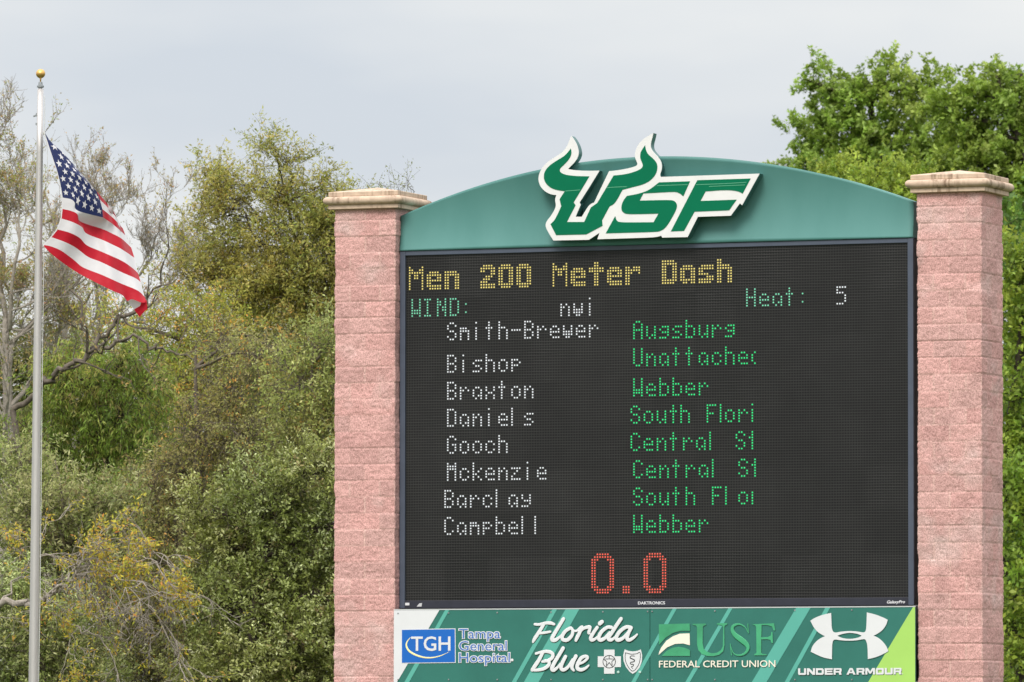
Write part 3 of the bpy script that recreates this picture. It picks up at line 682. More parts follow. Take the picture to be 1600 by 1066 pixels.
ca = []; cr_ = 7.5*mpp; cz_ = z0_+24.5*mpp
ca = [(1.1*mpp, z0_+10.5*mpp), (1.1*mpp, z0_+15*mpp), (2*mpp, z0_+17*mpp)]+[(cr_*math.cos(R(a)), cz_+cr_*math.sin(R(a))) for a in range(-78, 90, 12)]
lathe(MB(), ca, 0, 0, lean=ln).build('ball_finial', gold, fp, smooth=True)
mb = MB(); p = at(58.0, 181, YP); mb.box(p[0]-.012, p[0]+.02, YP-.012, YP+.012, p[2]-.01, p[2]+.035)
q = at(52.5, 184.5, YP)
mb.add([(p[0], YP-.01, p[2]), (p[0], YP+.01, p[2]), (q[0], YP+.01, q[2]+.012), (q[0], YP-.01, q[2]+.012), (p[0], YP-.01, p[2]+.022), (p[0], YP+.01, p[2]+.022), (q[0], YP+.01, q[2]+.03), (q[0], YP-.01, q[2]+.03)], [(0,3,2,1),(4,5,6,7),(0,1,5,4),(1,2,6,5),(2,3,7,6),(3,0,4,7)])
p2 = at(57.5, 194, YP); mb.box(p2[0]-.012, p2[0]+.012, YP-.012, YP+.012, p2[2]-.015, p2[2]+.015)
mb.build('cleat', alud, fp)
rope = mat('white_rope', (.6, .6, .58), .8)
strokes([[(69.8, 150, 1.0), (70, 180, 1.0), (69.6, 206, 1.0)], [(69.6, 206, .9), (74, 240, .8), (72, 320, .8), (68.7, 384, .9)], [(68.7, 384, 1.0), (66, 600, 1.0), (63, 900, 1.0), (60.5, 1066, 1.0)]], YP-.03, 'halyard', rope, fp, flat=1.)

# ------------------------------------------------------------------ flag
rows = {  # stripe edges, hoist to fly (photo positions of the cloth); rows 0 and 2 turn behind along the upper fold
 0: [(69,205),(84,232),(104,262),(124,290),(142,312),(150,330),(165,350),(180,372)],
 2: [(77,230),(88,230),(106,247),(127,271),(147,295),(160,318),(174,342),(189,362)],
 4: [(89,266),(104,266),(120,272),(136,284),(151,299),(164,314),(176,328),(187,350)],
 5: [(93,281),(108,281),(124,289),(141,300),(156,312),(169,325),(180,338),(190,355)],
 6: [(96,296),(110,297),(126,307),(143,318),(160,327),(169,334),(179,343),(192,357)],
 7: [(98,309),(111,311.5),(117,317),(121,329),(161,340),(173,348),(184,357),(196,368)],
 8: [(97.8,326.6),(112,330),(121,335),(126,346.5),(160,358),(175,365),(190,373),(205,387)],
 9: [(96.3,341.8),(113,347),(128,355),(135,365),(160,375),(175,382),(190,389.5),(210,403)],
 10: [(90.3,358.8),(107.5,363.3),(124,371.5),(136,383.5),(160,394),(190,407.5),(207,419),(215.6,427)],
 11: [(80.5,370.8),(103,379),(119.6,388),(137.6,401.5),(160,410.5),(190,425.5),(211,434.6),(220,441)],
 12: [(68.8,383),(79,385),(95.5,391.8),(115,406),(130,418),(160,430),(190,443.5),(215,454),(226,464)],
 13: [(68.6,385),(80.5,397),(100,412),(122.6,427),(148,440.6),(175,454),(191.6,461.6),(199,470.6),(206,467.5),(221,473),(229,472)]}
NS = 61
def resample(pts, n):
    P = catmull(pts, 8); d = np.r_[0, np.cumsum(np.linalg.norm(np.diff(P, axis=0), axis=1))]; t = np.linspace(0, d[-1], n)
    return np.stack([np.interp(t, d, P[:, i]) for i in (0, 1)], -1)
ks = sorted(rows); G = {}
for k in ks:
    if k <= 7:                                # keep the canton edge (index 24) at its own point
        i = 4; G[k] = np.vstack([resample(rows[k][:i+1], 25)[:-1], resample(rows[k][i:], NS-24)])
    else: G[k] = resample(rows[k], NS)
def row(k):
    lo = max(x for x in ks if x <= k+1e-9); hi = min(x for x in ks if x >= k-1e-9)
    if hi == lo: return G[lo]
    return G[lo]+(G[hi]-G[lo])*(k-lo)/(hi-lo)
def depth(i, k):
    u = i/(NS-1); d = .75*u**1.2*(1.25-.5*max(0, k-7)/6)*min(1, .4+k/8)
    d += .05*math.sin(2*math.pi*(u*1.7+k*.045+.1))*min(1, u*5)+.03*math.sin(2*math.pi*(u*4.1-k*.08))*u
    if k < 4: d += (4-k)/4*.34*min(1, .15+u*2.5)
    return YP-.07+d
def cloth(k, i):
    p = row(k); a = int(math.floor(i)); b = min(a+1, NS-1); q = p[a]+(p[b]-p[a])*(i-a); return at(q[0], q[1], depth(i, k))
def patch(mb, k0, k1, i0, i1, sub=5):
    n = i1-i0+1; V = []; F = []
    for s in range(sub+1):
        for i in range(i0, i1+1): V.append(cloth(k0+(k1-k0)*s/sub, i))
    for s in range(sub):
        for i in range(n-1): F.append((s*n+i, (s+1)*n+i, (s+1)*n+i+1, s*n+i+1))
    return mb.add(V, F)
def cloth_mat(name, c):
    m = bpy.data.materials.new(name); m.use_nodes = True; t = m.node_tree; p = t.nodes['Principled BSDF']
    p.inputs['Base Color'].default_value = (*c, 1); p.inputs['Roughness'].default_value = .62; p.inputs['Specular IOR Level'].default_value = .3
    p.inputs['Sheen Weight'].default_value = .15
    tr_ = t.nodes.new('ShaderNodeBsdfTranslucent'); tr_.inputs['Color'].default_value = (*c, 1); mx = t.nodes.new('ShaderNodeMixShader'); mx.inputs['Fac'].default_value = .22
    tcn = t.nodes.new('ShaderNodeTexCoord'); nn = t.nodes.new('ShaderNodeTexNoise'); nn.inputs['Scale'].default_value = 7; nn.inputs['Detail'].default_value = 3
    b = t.nodes.new('ShaderNodeBump'); b.inputs['Strength'].default_value = .35; b.inputs['Distance'].default_value = .03
    lk = t.links.new; lk(tcn.outputs['Object'], nn.inputs['Vector']); lk(nn.outputs['Fac'], b.inputs['Height']); lk(b.outputs['Normal'], p.inputs['Normal'])
    lk(p.outputs[0], mx.inputs[1]); lk(tr_.outputs[0], mx.inputs[2]); lk(mx.outputs[0], t.nodes['Material Output'].inputs['Surface'])
    return m
cw, crd, cb = cloth_mat('flag_white', (.72, .70, .72)), cloth_mat('flag_red', (.50, .006, .022)), cloth_mat('flag_blue', (.010, .020, .095))
fg = empty('national_flag', tuple(at(69, 385, YP)), 'red, white and blue starred flag flying half lowered from the flagpole', 'flag')
for k in range(13):
    mt = crd if k % 2 == 0 else cw
    mb = MB(); patch(mb, k, k+1, 24 if k < 7 else 0, NS-1)
    mb.build('stripe', mt, fg, smooth=True)
mb = MB(); patch(mb, 0, 7, 0, 24, 28); cn = mb.build('canton', cb, fg, smooth=True)
V = []; F = []
for r in range(9):
    for c in range(6 if r % 2 == 0 else 5):
        su = (c+.5)/6 if r % 2 == 0 else (c+1)/6; sv = (r+.75)/9.6
        i0, k0 = su*24, sv*7
        for side in (-1, 1):
            b = len(V); pts = []
            for j in range(10):
                a = math.pi/2+j*math.pi/5; rr = 1. if j % 2 == 0 else .42
                pts.append((i0+1.5*rr*math.cos(a), k0-.36*rr*math.sin(a)))
            ctr = Vector(cloth(max(k0, .02), i0)); du = Vector(cloth(k0, min(i0+.5, 24)))-Vector(cloth(k0, i0-.5)); dv = Vector(cloth(min(k0+.2, 7), i0))-Vector(cloth(max(k0-.2, 0), i0))
            nn = du.cross(dv).normalized()*.004*side
            V.append(ctr+nn)
            for (i, k) in pts: V.append(Vector(cloth(min(max(k, 0), 7), min(max(i, 0), 24)))+nn)
            for j in range(10): F.append((b, b+1+j, b+1+(j+1) % 10))
obj('star_field', V, F, cw, cn)
def tail(poly, dy, mt):
    V = [at(x, y, depth(NS-1, 13)+d_+dy) for x, y, d_ in poly]
    mb = MB(); mb.add(V, [tuple(range(len(V)))]); o = mb.build('folded_tail', mt, fg, smooth=False)
f2 = lambda *p: [(40+x/6.662, 340+y/6.662, d_) for x, y, d_ in p]
tail(f2((1060,868,.02),(1105,842,.0),(1208,880,.0),(1198,915,.01),(1130,958,.03)), .015, cw)
tail(f2((1208,875,.0),(1262,862,.0),(1267,960,.01),(1240,972,.02),(1188,1036,.05),(1160,1000,.04),(1128,958,.03),(1192,920,.01)), .0, crd)
hd = MB(); V = []; F = []
for j in range(29):
    k = 13*j/28; p = cloth(k, 0); q = at(row(k)[0][0]-1.6, row(k)[0][1]-.4, depth(0, k)); V += [q, p]
for j in range(28): F.append((2*j, 2*j+2, 2*j+3, 2*j+1))
hd.add(V, F); hd.build('header_band', cw, fg, smooth=True)

# ------------------------------------------------------------------ trees
def leaf_material(name, gloss=.35, trans=.3):
    m = bpy.data.materials.new(name); m.use_nodes = True; t = m.node_tree; p = t.nodes['Principled BSDF']; lk = t.links.new
    a = t.nodes.new('ShaderNodeAttribute'); a.attribute_name = 'tint'
    p.inputs['Roughness'].default_value = gloss; p.inputs['Specular IOR Level'].default_value = .3
    tr_ = t.nodes.new('ShaderNodeBsdfTranslucent'); mx = t.nodes.new('ShaderNodeMixShader'); mx.inputs['Fac'].default_value = trans
    hs = t.nodes.new('ShaderNodeHueSaturation'); hs.inputs['Hue'].default_value = .485; hs.inputs['Value'].default_value = 1.5
    lk(a.outputs['Color'], p.inputs['Base Color']); lk(a.outputs['Color'], hs.inputs['Color']); lk(hs.outputs['Color'], tr_.inputs['Color'])
    lk(p.outputs[0], mx.inputs[1]); lk(tr_.outputs[0], mx.inputs[2]); lk(mx.outputs[0], t.nodes['Material Output'].inputs['Surface'])
    return m
leafm = leaf_material('leaf', .45, .38); leafg = leaf_material('glossy_leaf', .3, .28)
bark_d = mat('dark_bark', (.075, .06, .048), .9, .2, var=.4, scale=14, bump=.5, bscale=30)
bark_l = mat('pale_bark', (.34, .30, .255), .9, .2, var=.35, scale=14, bump=.5, bscale=30)
bark_m = mat('grey_bark', (.15, .125, .10), .9, .2, var=.4, scale=14, bump=.5, bscale=30)
def unit(v): return v/(np.linalg.norm(v, axis=-1, keepdims=True)+1e-9)
def tubes(P, R0, R1, sides):
    """P: (n, m, 3) polylines -> verts, faces"""
    n, m, _ = P.shape
    T = unit(np.gradient(P, axis=1)); ref = np.where(np.abs(T[..., 2:3]) > .9, np.array([1., 0, 0]), np.array([0, 0, 1.]))
    A_ = unit(np.cross(T, ref)); B_ = np.cross(T, A_)
    rad = R0[:, None]+(R1-R0)[:, None]*np.linspace(0, 1, m)[None]
    an = np.arange(sides)*2*math.pi/sides
    V = P[:, :, None]+rad[..., None, None]*(A_[:, :, None]*np.cos(an)[None, None, :, None]+B_[:, :, None]*np.sin(an)[None, None, :, None])
    I = np.arange(n*m*sides).reshape(n, m, sides); J = np.roll(I, -1, axis=2)
    F = np.stack([I[:, :-1], J[:, :-1], J[:, 1:], I[:, 1:]], -1).reshape(-1, 4)
    return V.reshape(-1, 3), F
class Wood:
    def __init__(s): s.V = []; s.F = []; s.n = 0
    def add(s, P, R0, R1, sides=5):
        if len(P) == 0: return
        v, f = tubes(np.asarray(P, float), np.asarray(R0, float), np.asarray(R1, float), sides); s.V.append(v); s.F.append(f+s.n); s.n += len(v)
def wiggle(rng, a, b, m, amp, lift=0.):
    """curved polylines from a to b: (n,3),(n,3) -> (n,m,3)"""
    t = np.linspace(0, 1, m)[None, :, None]; L_ = np.linalg.norm(b-a, axis=1)[:, None, None]
    off = rng.normal(size=(len(a), 2, 3)); P = a[:, None]*(1-t)+b[:, None]*t
    P = P+amp*L_*(off[:, :1]*np.sin(math.pi*t)+.5*off[:, 1:]*np.sin(2*math.pi*t)); P[..., 2] += (lift*L_*np.sin(math.pi*t))[..., 0]
    return P
def leaf_quads(rng, pos, d, Ls, Ws, fold=.25, face=None):
    n = len(pos); ref = rng.normal(size=(n, 3))*.75+np.array([0, 0, .55])
    if face is not None: ref = ref+face*.6
    side = unit(np.cross(d, ref)); up = np.cross(side, d)
    mid = pos+d*(Ls*.48)[:, None]-up*(Ls*.06)[:, None]
    V = np.stack([pos, mid+side*(Ws*.5)[:, None]+up*(Ws*fold)[:, None], pos+d*Ls[:, None]-up*(Ls*.12)[:, None], mid-side*(Ws*.5)[:, None]+up*(Ws*fold)[:, None]], 1)
    return V.reshape(-1, 3), np.arange(4*n).reshape(n, 4)
DENS = 3.6; ALB = 2.15
def tree(name, label, cat, Y, trunk_px, clumps, pal, leaf=(.055, .024), sprig=.45, per=26, dens=26., up=.25, droop=.0, spread=.8, mt=None, bark=None, seed=1, trunk_r=.12, group=None, gap=.0, wob=.5, twig=.004, limb_r=.35, shell=.45, fork=None, depthk=1.):
    """clumps: (px, py, rx_px, rz_px[, density factor[, dy]]); pal: list of (weight, rgb)"""
    rng = np.random.default_rng(seed); k = ppm(Y); b = at(trunk_px, 1100, Y); b[2] = 0
    root = empty(name, tuple(b), label, cat, group)
    wood = Wood(); C = []; 
    for c in clumps:
        p = at(c[0], c[1], Y); rx = c[2]/k; rz = c[3]/k
        p[1] += (c[5] if len(c) > 5 else rng.normal()*rx*.35)
        C.append((p, rx, rz, c[4] if len(c) > 4 else 1.))
    zs = np.array([c[0][2] for c in C]); top = zs.max(); fz = fork or max(.8, zs.min()*.75)
    mean = np.mean([c[0] for c in C], axis=0)
    # trunk: to fork, then limbs to every clump centre
    fk = b.copy(); fk[2] = fz; fk[0] += (mean[0]-b[0])*.25
    crown_top = mean.copy(); crown_top[2] = top
    wood.add(wiggle(rng, b[None], fk[None], 8, .03), [trunk_r*1.35], [trunk_r], 9)
    lead = wiggle(rng, fk[None], crown_top[None], 12, .05); wood.add(lead, [trunk_r], [trunk_r*.15], 8); lead = lead[0]
    LV = []; LF = []; LC = []; nv = 0
    w_ = np.array([q[0] for q in pal], float); w_ /= w_.sum(); pc = np.array([q[1] for q in pal])
    for (p, rx, rz, df) in C:
        below = lead[lead[:, 2] < max(p[2]-.15*np.linalg.norm(p[:2]-lead[0, :2]), lead[1, 2])]
        st = below[-1] if len(below) else lead[0]
        r0 = trunk_r*limb_r*(.6+.5*rng.random())
        lb = wiggle(rng, st[None], p[None], 9, .09, .06); wood.add(lb, [r0], [r0*.35], 6)
        ns = max(4, int(DENS*dens*df*(rx*rx*2+rx*rz*3))); ell = np.array([rx, rx*depthk, rz])
        dr = unit(rng.normal(size=(ns, 3))); rr = rng.random(ns)**shell
        lump = .72+.55*vnoise(dr*1.7+seed+p, seed)+.25*vnoise(dr*4.3+p, seed+3)-.1
        sp_ = p+dr*ell*(rr*lump)[:, None]
        if gap:
            keep = vnoise(sp_*2.1+seed*3.3, seed+11)*.6+vnoise(sp_*5.3+seed, seed+13)*.4 > gap*(.75+.25*rng.random(ns)); sp_ = sp_[keep]; dr = dr[keep]; ns = len(sp_)
        if ns == 0: continue
        sd_ = unit(dr*wob+rng.normal(size=(ns, 3))*.55+np.array([0, 0, up])); sl = sprig*(.6+.8*rng.random(ns))
        # secondary branches from the limb to groups of sprigs
        nb = max(2, ns//9); pick = rng.choice(ns, nb, replace=False) if ns > nb else np.arange(ns)
        src = lb[0][rng.integers(4, 9, len(pick))]; wood.add(wiggle(rng, src, sp_[pick], 5, .08), np.full(len(pick), max(.006, r0*.3)), np.full(len(pick), twig*1.1), 4)
        t = np.linspace(0, 1, 4)[None, :, None]
        tw = sp_[:, None]+sd_[:, None]*sl[:, None, None]*(t*1.15-.15)+rng.normal(size=(ns, 1, 3))*.05*np.sin(math.pi*t); tw[..., 2] -= (droop*sl[:, None]*t[..., 0]**2*.5)
        wood.add(tw, np.full(ns, twig), np.full(ns, twig*.4), 3)
        tt = rng.random((ns, per))**.8
        pos = sp_[:, None]+sd_[:, None]*(sl[:, None]*tt)[..., None]; pos[..., 2] -= droop*sl[:, None]*tt**2*.5
        pos = pos+rng.normal(size=pos.shape)*(sprig*.085)
        ld = unit(sd_[:, None]*.55+rng.normal(size=pos.shape)*spread+np.array([0, 0, -droop])).reshape(-1, 3); n = ns*per
        sz = .6+.75*rng.random(n)
        v, f_ = leaf_quads(rng, pos.reshape(-1, 3), ld, leaf[0]*sz, leaf[1]*sz, face=np.repeat(dr, per, axis=0))
        ps = rng.choice(len(pc), ns, p=w_); pl = np.where(rng.random((ns, per)) < .72, ps[:, None], rng.choice(len(pc), (ns, per), p=w_))
        cc = ALB*pc[pl].reshape(-1, 3)*(.72+.56*rng.random((n, 1)))*(.85+.3*np.repeat(rng.random(ns), per))[:, None]*((.86+.30*rng.random())*np.array([.95+.12*rng.random(), 1., .95+.1*rng.random()]))
        LV.append(v); LF.append(f_+nv); nv += len(v); LC.append(np.repeat(cc, 4, axis=0))
    obj('trunk', np.vstack(wood.V), np.vstack(wood.F), bark or bark_m, root, smooth=True)
    obj('crown', np.vstack(LV), np.vstack(LF), mt or leafm, root, cols=np.vstack(LC))
    return root
def branchwork(rng, wood, starts, dirs, lens, rads, levels, kids=(3, 5), spread=.55, upb=.12, tips=None, crook=.09, minr=0.):
    """recursive bare branches, one batch per level"""
    P0, D, Ln, Rd = starts, dirs, lens, rads
    for lv in range(levels):
        n = len(P0); m = 7; P = np.zeros((n, m, 3)); P[:, 0] = P0; d = D.copy()
        for i in range(1, m):
            d = unit(d+rng.normal(size=d.shape)*crook*1.6+np.array([0, 0, upb*.3])); P[:, i] = P[:, i-1]+d*(Ln/(m-1))[:, None]
        last = lv == levels-1
        wood.add(P, Rd, Rd*(.35 if last else .55), 3 if lv > 1 else 6)
        if tips is not None and lv >= levels-2: tips.append((P[:, 3:].reshape(-1, 3), np.repeat(d, m-3, axis=0)))
        if last: break
        nk = rng.integers(kids[0], kids[1]+1, n); idx = np.repeat(np.arange(n), nk); q = rng.integers(2, m, len(idx)); q[np.r_[0, np.cumsum(nk)[:-1]]] = m-1
        P0 = P[idx, q]; D = unit(d[idx]+rng.normal(size=(len(idx), 3))*spread+np.array([0, 0, upb])); Ln = Ln[idx]*(.5+.3*rng.random(len(idx))); Rd = np.maximum(Rd[idx]*(.42+.16*rng.random(len(idx))), minr)
def bare_tree(name, label, cat, Y, boughs, pal, seed, bark, levels=4, leafp=.35, leaf=(.05, .02), kids=(3, 5), minr=None, spread=.55, upb=.15, lenf=.5, droop=.0, group=None, radf=.6):
    """boughs: list of polylines [(px,py,dy)...], width px start/end; the first is the trunk and is carried to the ground"""
    rng = np.random.default_rng(seed); k = ppm(Y); wood = Wood(); tips = []
    b0 = at(*boughs[0][0][0][:2], Y); base_ = b0.copy(); base_[2] = 0
    root = empty(name, tuple(base_), label, cat, group)
    r0 = boughs[0][1]/2/k
    wood.add(wiggle(rng, base_[None], b0[None], 8, .02), [r0*1.3], [r0], 9)
    for pts, w0, w1, nb, ln in boughs:
        W = np.array([at(p[0], p[1], Y)+np.array([0, p[2], 0]) for p in pts]); W = catmull(W, 5); n = len(W)
        W[1:-1] += rng.normal(size=(n-2, 3))*.028
        rr = np.linspace(w0, w1, n)/2/k
        for i in range(0, n-1): pass
        wood.add(W[None], [w0/2/k], [w1/2/k], 8)
        if nb:
            q = rng.integers(max(1, n//4), n, nb); q[0] = n-1
            T = unit(np.gradient(W, axis=0)); D = unit(T[q]+rng.normal(size=(nb, 3))*.75+np.array([0, 0, upb]))
            branchwork(rng, wood, W[q], D, ln/k*(.6+.6*rng.random(nb)), np.maximum(rr[q]*radf, .008), levels, kids, spread, upb, tips, minr=minr or 0.)
    obj('trunk', np.vstack(wood.V), np.vstack(wood.F), bark, root, smooth=True)
    if leafp:
        P = np.vstack([t[0] for t in tips]); D = np.vstack([t[1] for t in tips])
        patchy = vnoise(P*1.3+seed, seed)
        kp = rng.random(len(P)) < leafp*np.clip((patchy-.3)*3, .1, 1.6); P, D = P[kp], D[kp]
        rep = 3; P = np.repeat(P, rep, axis=0)+rng.normal(size=(len(P)*rep, 3))*.03; D = unit(np.repeat(D, rep, axis=0)+rng.normal(size=(len(P), 3))*.9+np.array([0, 0, -droop])); n = len(P); sz = .6+.7*rng.random(n)
        v, f_ = leaf_quads(rng, P, D, leaf[0]*sz, leaf[1]*sz)
        w_ = np.array([q[0] for q in pal], float); w_ /= w_.sum(); pc = np.array([q[1] for q in pal])
        cc = ALB*pc[rng.choice(len(pc), n, p=w_)]*(.7+.6*rng.random((n, 1)))
        obj('crown', v, f_, leafm, root, cols=np.repeat(cc, 4, axis=0))
    return root
#TREES
GW = 'trees and shrubs behind the flagpole'
# dark glossy evergreen shrub beside the left pillar
tree('evergreen_shrub', 'dense dark green glossy-leaved shrub low beside the left pillar', 'shrub', 6, 430,
     [(420,790,75,60),(350,850,70,60),(450,880,85,70),(380,960,85,75),(480,1010,85,70),(310,790,35,30,.8),(320,930,45,50),(490,740,55,45),(540,830,65,70),(400,1060,90,50),(540,950,60,70),(515,1060,50,40,1.2),(490,960,50,60),(300,1040,40,40,.7)],
     [(4,(.095,.112,.028)),(3,(.13,.152,.042)),(2,(.19,.21,.08)),(1.2,(.25,.27,.13)),(.5,(.13,.11,.045))], leaf=(.056,.025), sprig=.34, per=26, dens=54, gap=.34, up=.3, mt=leafg, bark=bark_d, seed=11, trunk_r=.1, group=GW)
tree('silvery_shrub', 'pale silver-green shrub at the lower left, behind the foot of the flagpole', 'shrub', 4.5, 50,
     [(60,990,60,55),(10,930,50,45),(115,1010,42,40),(0,1030,60,60),(60,1070,90,50),(120,950,22,18,.6),(150,1060,50,30)],
     [(3,(.15,.17,.062)),(2.5,(.21,.225,.10)),(3,(.105,.135,.038)),(1,(.075,.10,.025))], leaf=(.06,.023), sprig=.36, per=24, dens=52, gap=.34, up=.35, mt=leafg, bark=bark_m, seed=12, trunk_r=.07, group=GW)
tree('silvery_tree', 'grey-green narrow-leaved tree in the middle left, above the yellowing branches', 'tree', 7.5, 90,
     [(150,790,60,45),(90,800,60,45),(40,770,55,45),(110,850,70,40),(10,830,50,50),(190,830,30,25,.7),(20,720,40,35,.6),(60,890,60,40)],
     [(3,(.15,.165,.065)),(2,(.20,.21,.10)),(3,(.10,.13,.036)),(.6,(.14,.12,.06))], leaf=(.07,.022), sprig=.42, per=22, dens=42, gap=.34, up=.5, bark=bark_m, seed=13, trunk_r=.08, group=GW)
tree('vine_tangle_tree', 'dull brown-olive tree smothered in dead vines, right of centre among the left trees', 'tree', 10, 350,
     [(370,610,70,60),(345,680,65,55),(290,740,50,45),(410,690,50,45),(235,760,45,40),(330,540,40,35,.7),(420,740,50,35),(260,820,45,50),(300,900,50,60),(230,880,40,50,.8),(250,980,70,50),(420,560,40,40),(215,960,60,50),(280,930,50,45),(210,1040,70,50),(300,1000,60,60)],
     [(3,(.135,.122,.042)),(3,(.165,.155,.06)),(3,(.12,.135,.032)),(2,(.20,.195,.075)),(.35,(.28,.16,.04))], leaf=(.045,.018), sprig=.4, per=20, dens=50, gap=.34, up=-.1, droop=.5, bark=bark_m, seed=14, trunk_r=.11, group=GW, twig=.005)
tree('pale_leaf_tree', 'light green leafy tree against the middle of the left pillar', 'tree', 9, 490,
     [(475,600,55,50),(505,670,50,45),(455,690,40,35),(510,540,45,40),(540,610,50,60),(440,560,35,30,.7),(540,720,50,50)],
     [(3,(.12,.145,.038)),(3,(.17,.19,.06)),(1,(.24,.25,.10)),(1,(.15,.13,.04)),(.25,(.30,.17,.04))], leaf=(.055,.024), sprig=.4, per=22, dens=42, gap=.33, up=.2, bark=bark_m, seed=15, trunk_r=.08, group=GW)
tree('drooping_tree', 'vivid green tree with thin drooping leaves, right of the flagpole', 'tree', 14, 150,
     [(140,590,60,50),(180,640,65,55),(110,660,55,60),(200,560,55,40),(160,720,60,50),(95,600,45,50),(110,740,50,45),(230,690,45,45),(60,680,45,60,.7),(240,610,35,40)],
     [(4,(.072,.108,.018)),(3,(.105,.15,.024)),(2,(.145,.17,.038)),(1.4,(.17,.16,.045)),(1,(.13,.11,.04))], leaf=(.085,.019), sprig=.42, per=22, dens=30, up=.15, droop=1.1, spread=.6, bark=bark_d, seed=16, trunk_r=.1, group=GW, fork=2.5)
tree('yellow_green_tree', 'yellow-green tree with orange tinged leaves between the flag and the vine tangle', 'tree', 17, 280,
     [(270,560,55,45),(300,500,50,45),(230,520,45,30,.7),(330,590,45,45),(285,630,45,45),(180,500,45,28,.55),(350,520,45,40)],
     [(4,(.16,.165,.025)),(3,(.20,.20,.035)),(2,(.11,.14,.025)),(1,(.30,.20,.04)),(.4,(.34,.15,.03))], leaf=(.06,.022), sprig=.45, per=20, dens=34, up=.2, droop=.3, bark=bark_m, seed=17, trunk_r=.1, group=GW, gap=.33)
tree('olive_tree', 'tall airy olive-green tree with sky showing through, left of the left pillar', 'tree', 24, 425,
     [(425,231,26,20),(452,254,26,28),(402,276,24,28,.8),(370,311,45,40),(322,271,20,22),(335,288,28,24),(435,311,45,40),(345,333,45,40),(310,349,30,36,.6),(300,388,40,40,.5),(505,288,18,26),(525,311,24,26),(505,326,30,30),(545,333,26,30,.8),(415,353,50,40,.8),(490,361,48,36,1.4),(460,333,26,34),(505,404,48,45,1.2),(355,384,50,40,.6),(430,396,55,45,.8),(400,455,70,42,1.5),(460,450,65,50,1.3),(335,440,50,40,.9),(520,470,50,50,1.2),(370,500,60,40,1.2),(545,380,30,50,1.),(470,500,60,40,1.2),(360,420,50,40,.7),(530,350,40,40),(540,430,40,50),(300,430,45,45,.6)],
     [(4,(.155,.152,.032)),(3,(.19,.183,.045)),(2.5,(.12,.138,.03)),(2,(.215,.20,.065)),(.6,(.24,.18,.05))], leaf=(.066,.022), sprig=.5, per=24, dens=28, up=.6, droop=.35, spread=.55, bark=bark_d, seed=18, trunk_r=.085, group=GW, gap=.405, fork=3.5, limb_r=.28, shell=.6)
# nearly bare trees
PB = [(3,(.16,.14,.06)),(2,(.20,.16,.06)),(2,(.13,.14,.04)),(1,(.26,.17,.05)),(1.5,(.17,.10,.06))]
bare_tree('bare_tree', 'nearly leafless tree with fine grey twigs behind the flag', 'tree', 28,
     [([(120,640,0),(140,560,0),(148,500,.2)], 13, 9, 3, 80), ([(148,500,.2),(150,440,0),(170,360,-.3)], 8, 3, 7, 58), ([(148,500,.2),(185,470,.3),(215,400,.5),(240,340,.4)], 7, 2.5, 7, 56),
      ([(140,560,0),(110,470,-.4),(100,380,-.5)], 8, 3, 6, 58), ([(185,470,.3),(230,440,.8),(262,370,1.0)], 5, 2, 7, 54), ([(150,440,0),(135,360,.6),(130,300,.4)], 4, 2, 5, 50), ([(148,500,.2),(200,500,.8),(255,450,1.1)], 5, 2, 6, 60)],
     PB, 21, bark_l, levels=4, leafp=.16, minr=.005, kids=(3,6), spread=.55, upb=.28, radf=.5)
bare_tree('bare_tree', 'nearly leafless tangled tree at the far left edge of the photo', 'tree', 22,
     [([(10,760,0),(15,640,0),(10,540,0)], 20, 14, 4, 110), ([(10,540,0),(-10,420,.3),(0,310,.2)], 11, 4, 10, 72), ([(10,540,0),(35,440,-.3),(40,330,-.2)], 9, 3.5, 10, 66), ([(-10,420,.3),(-20,300,0),(-14,225,0)], 5, 2, 8, 58), ([(15,640,0),(60,560,.4),(75,480,.6)], 8, 3.5, 8, 66)],
     PB+[(2.5,(.12,.15,.03))], 22, bark_l, levels=4, leafp=.5, minr=.005, kids=(3,6), spread=.6, upb=.2, radf=.5)
tree('thin_leaf_tree', 'sparse tan and olive leaved tree behind the pole, left of the flag', 'tree', 25, 60,
     [(30,360,45,45),(20,440,50,50),(60,480,50,45),(100,440,45,50,.8),(30,540,50,50),(110,520,50,45),(70,400,35,40,.7),(180,470,35,40,.6),(10,300,30,35,.6)],
     [(3,(.16,.135,.05)),(3,(.14,.145,.035)),(2,(.19,.155,.06)),(2,(.12,.15,.03)),(.5,(.22,.14,.04))], leaf=(.055,.018), sprig=.5, per=16, dens=8, up=.35, droop=.3, bark=bark_l, seed=25, trunk_r=.09, group=GW, gap=.42, limb_r=.3)
bare_tree('leaning_tree', 'dark leaning tree whose thick bough rises to the right below the flag', 'tree', 12.9,
     [([(20,640,0),(60,612,0),(78,592,0),(100,575,0),(118,566,0),(140,552,0),(160,545,0),(185,533,0)], 10, 6, 5, 60), ([(185,533,0),(215,530,0),(232,540,.1),(245,545,.2),(268,550,.2),(290,560,.3)], 5.5, 2.5, 6, 55), ([(140,552,0),(160,515,.2),(185,490,.3),(205,485,.4)], 8, 6, 3, 45), ([(205,485,.4),(230,430,.5),(245,380,.4)], 5, 2.5, 5, 50), ([(140,552,0),(138,500,-.2),(125,450,-.2)], 6, 3, 5, 50)],
     PB, 23, bark_m, levels=3, leafp=.35, kids=(2,4), spread=.6, upb=.2)
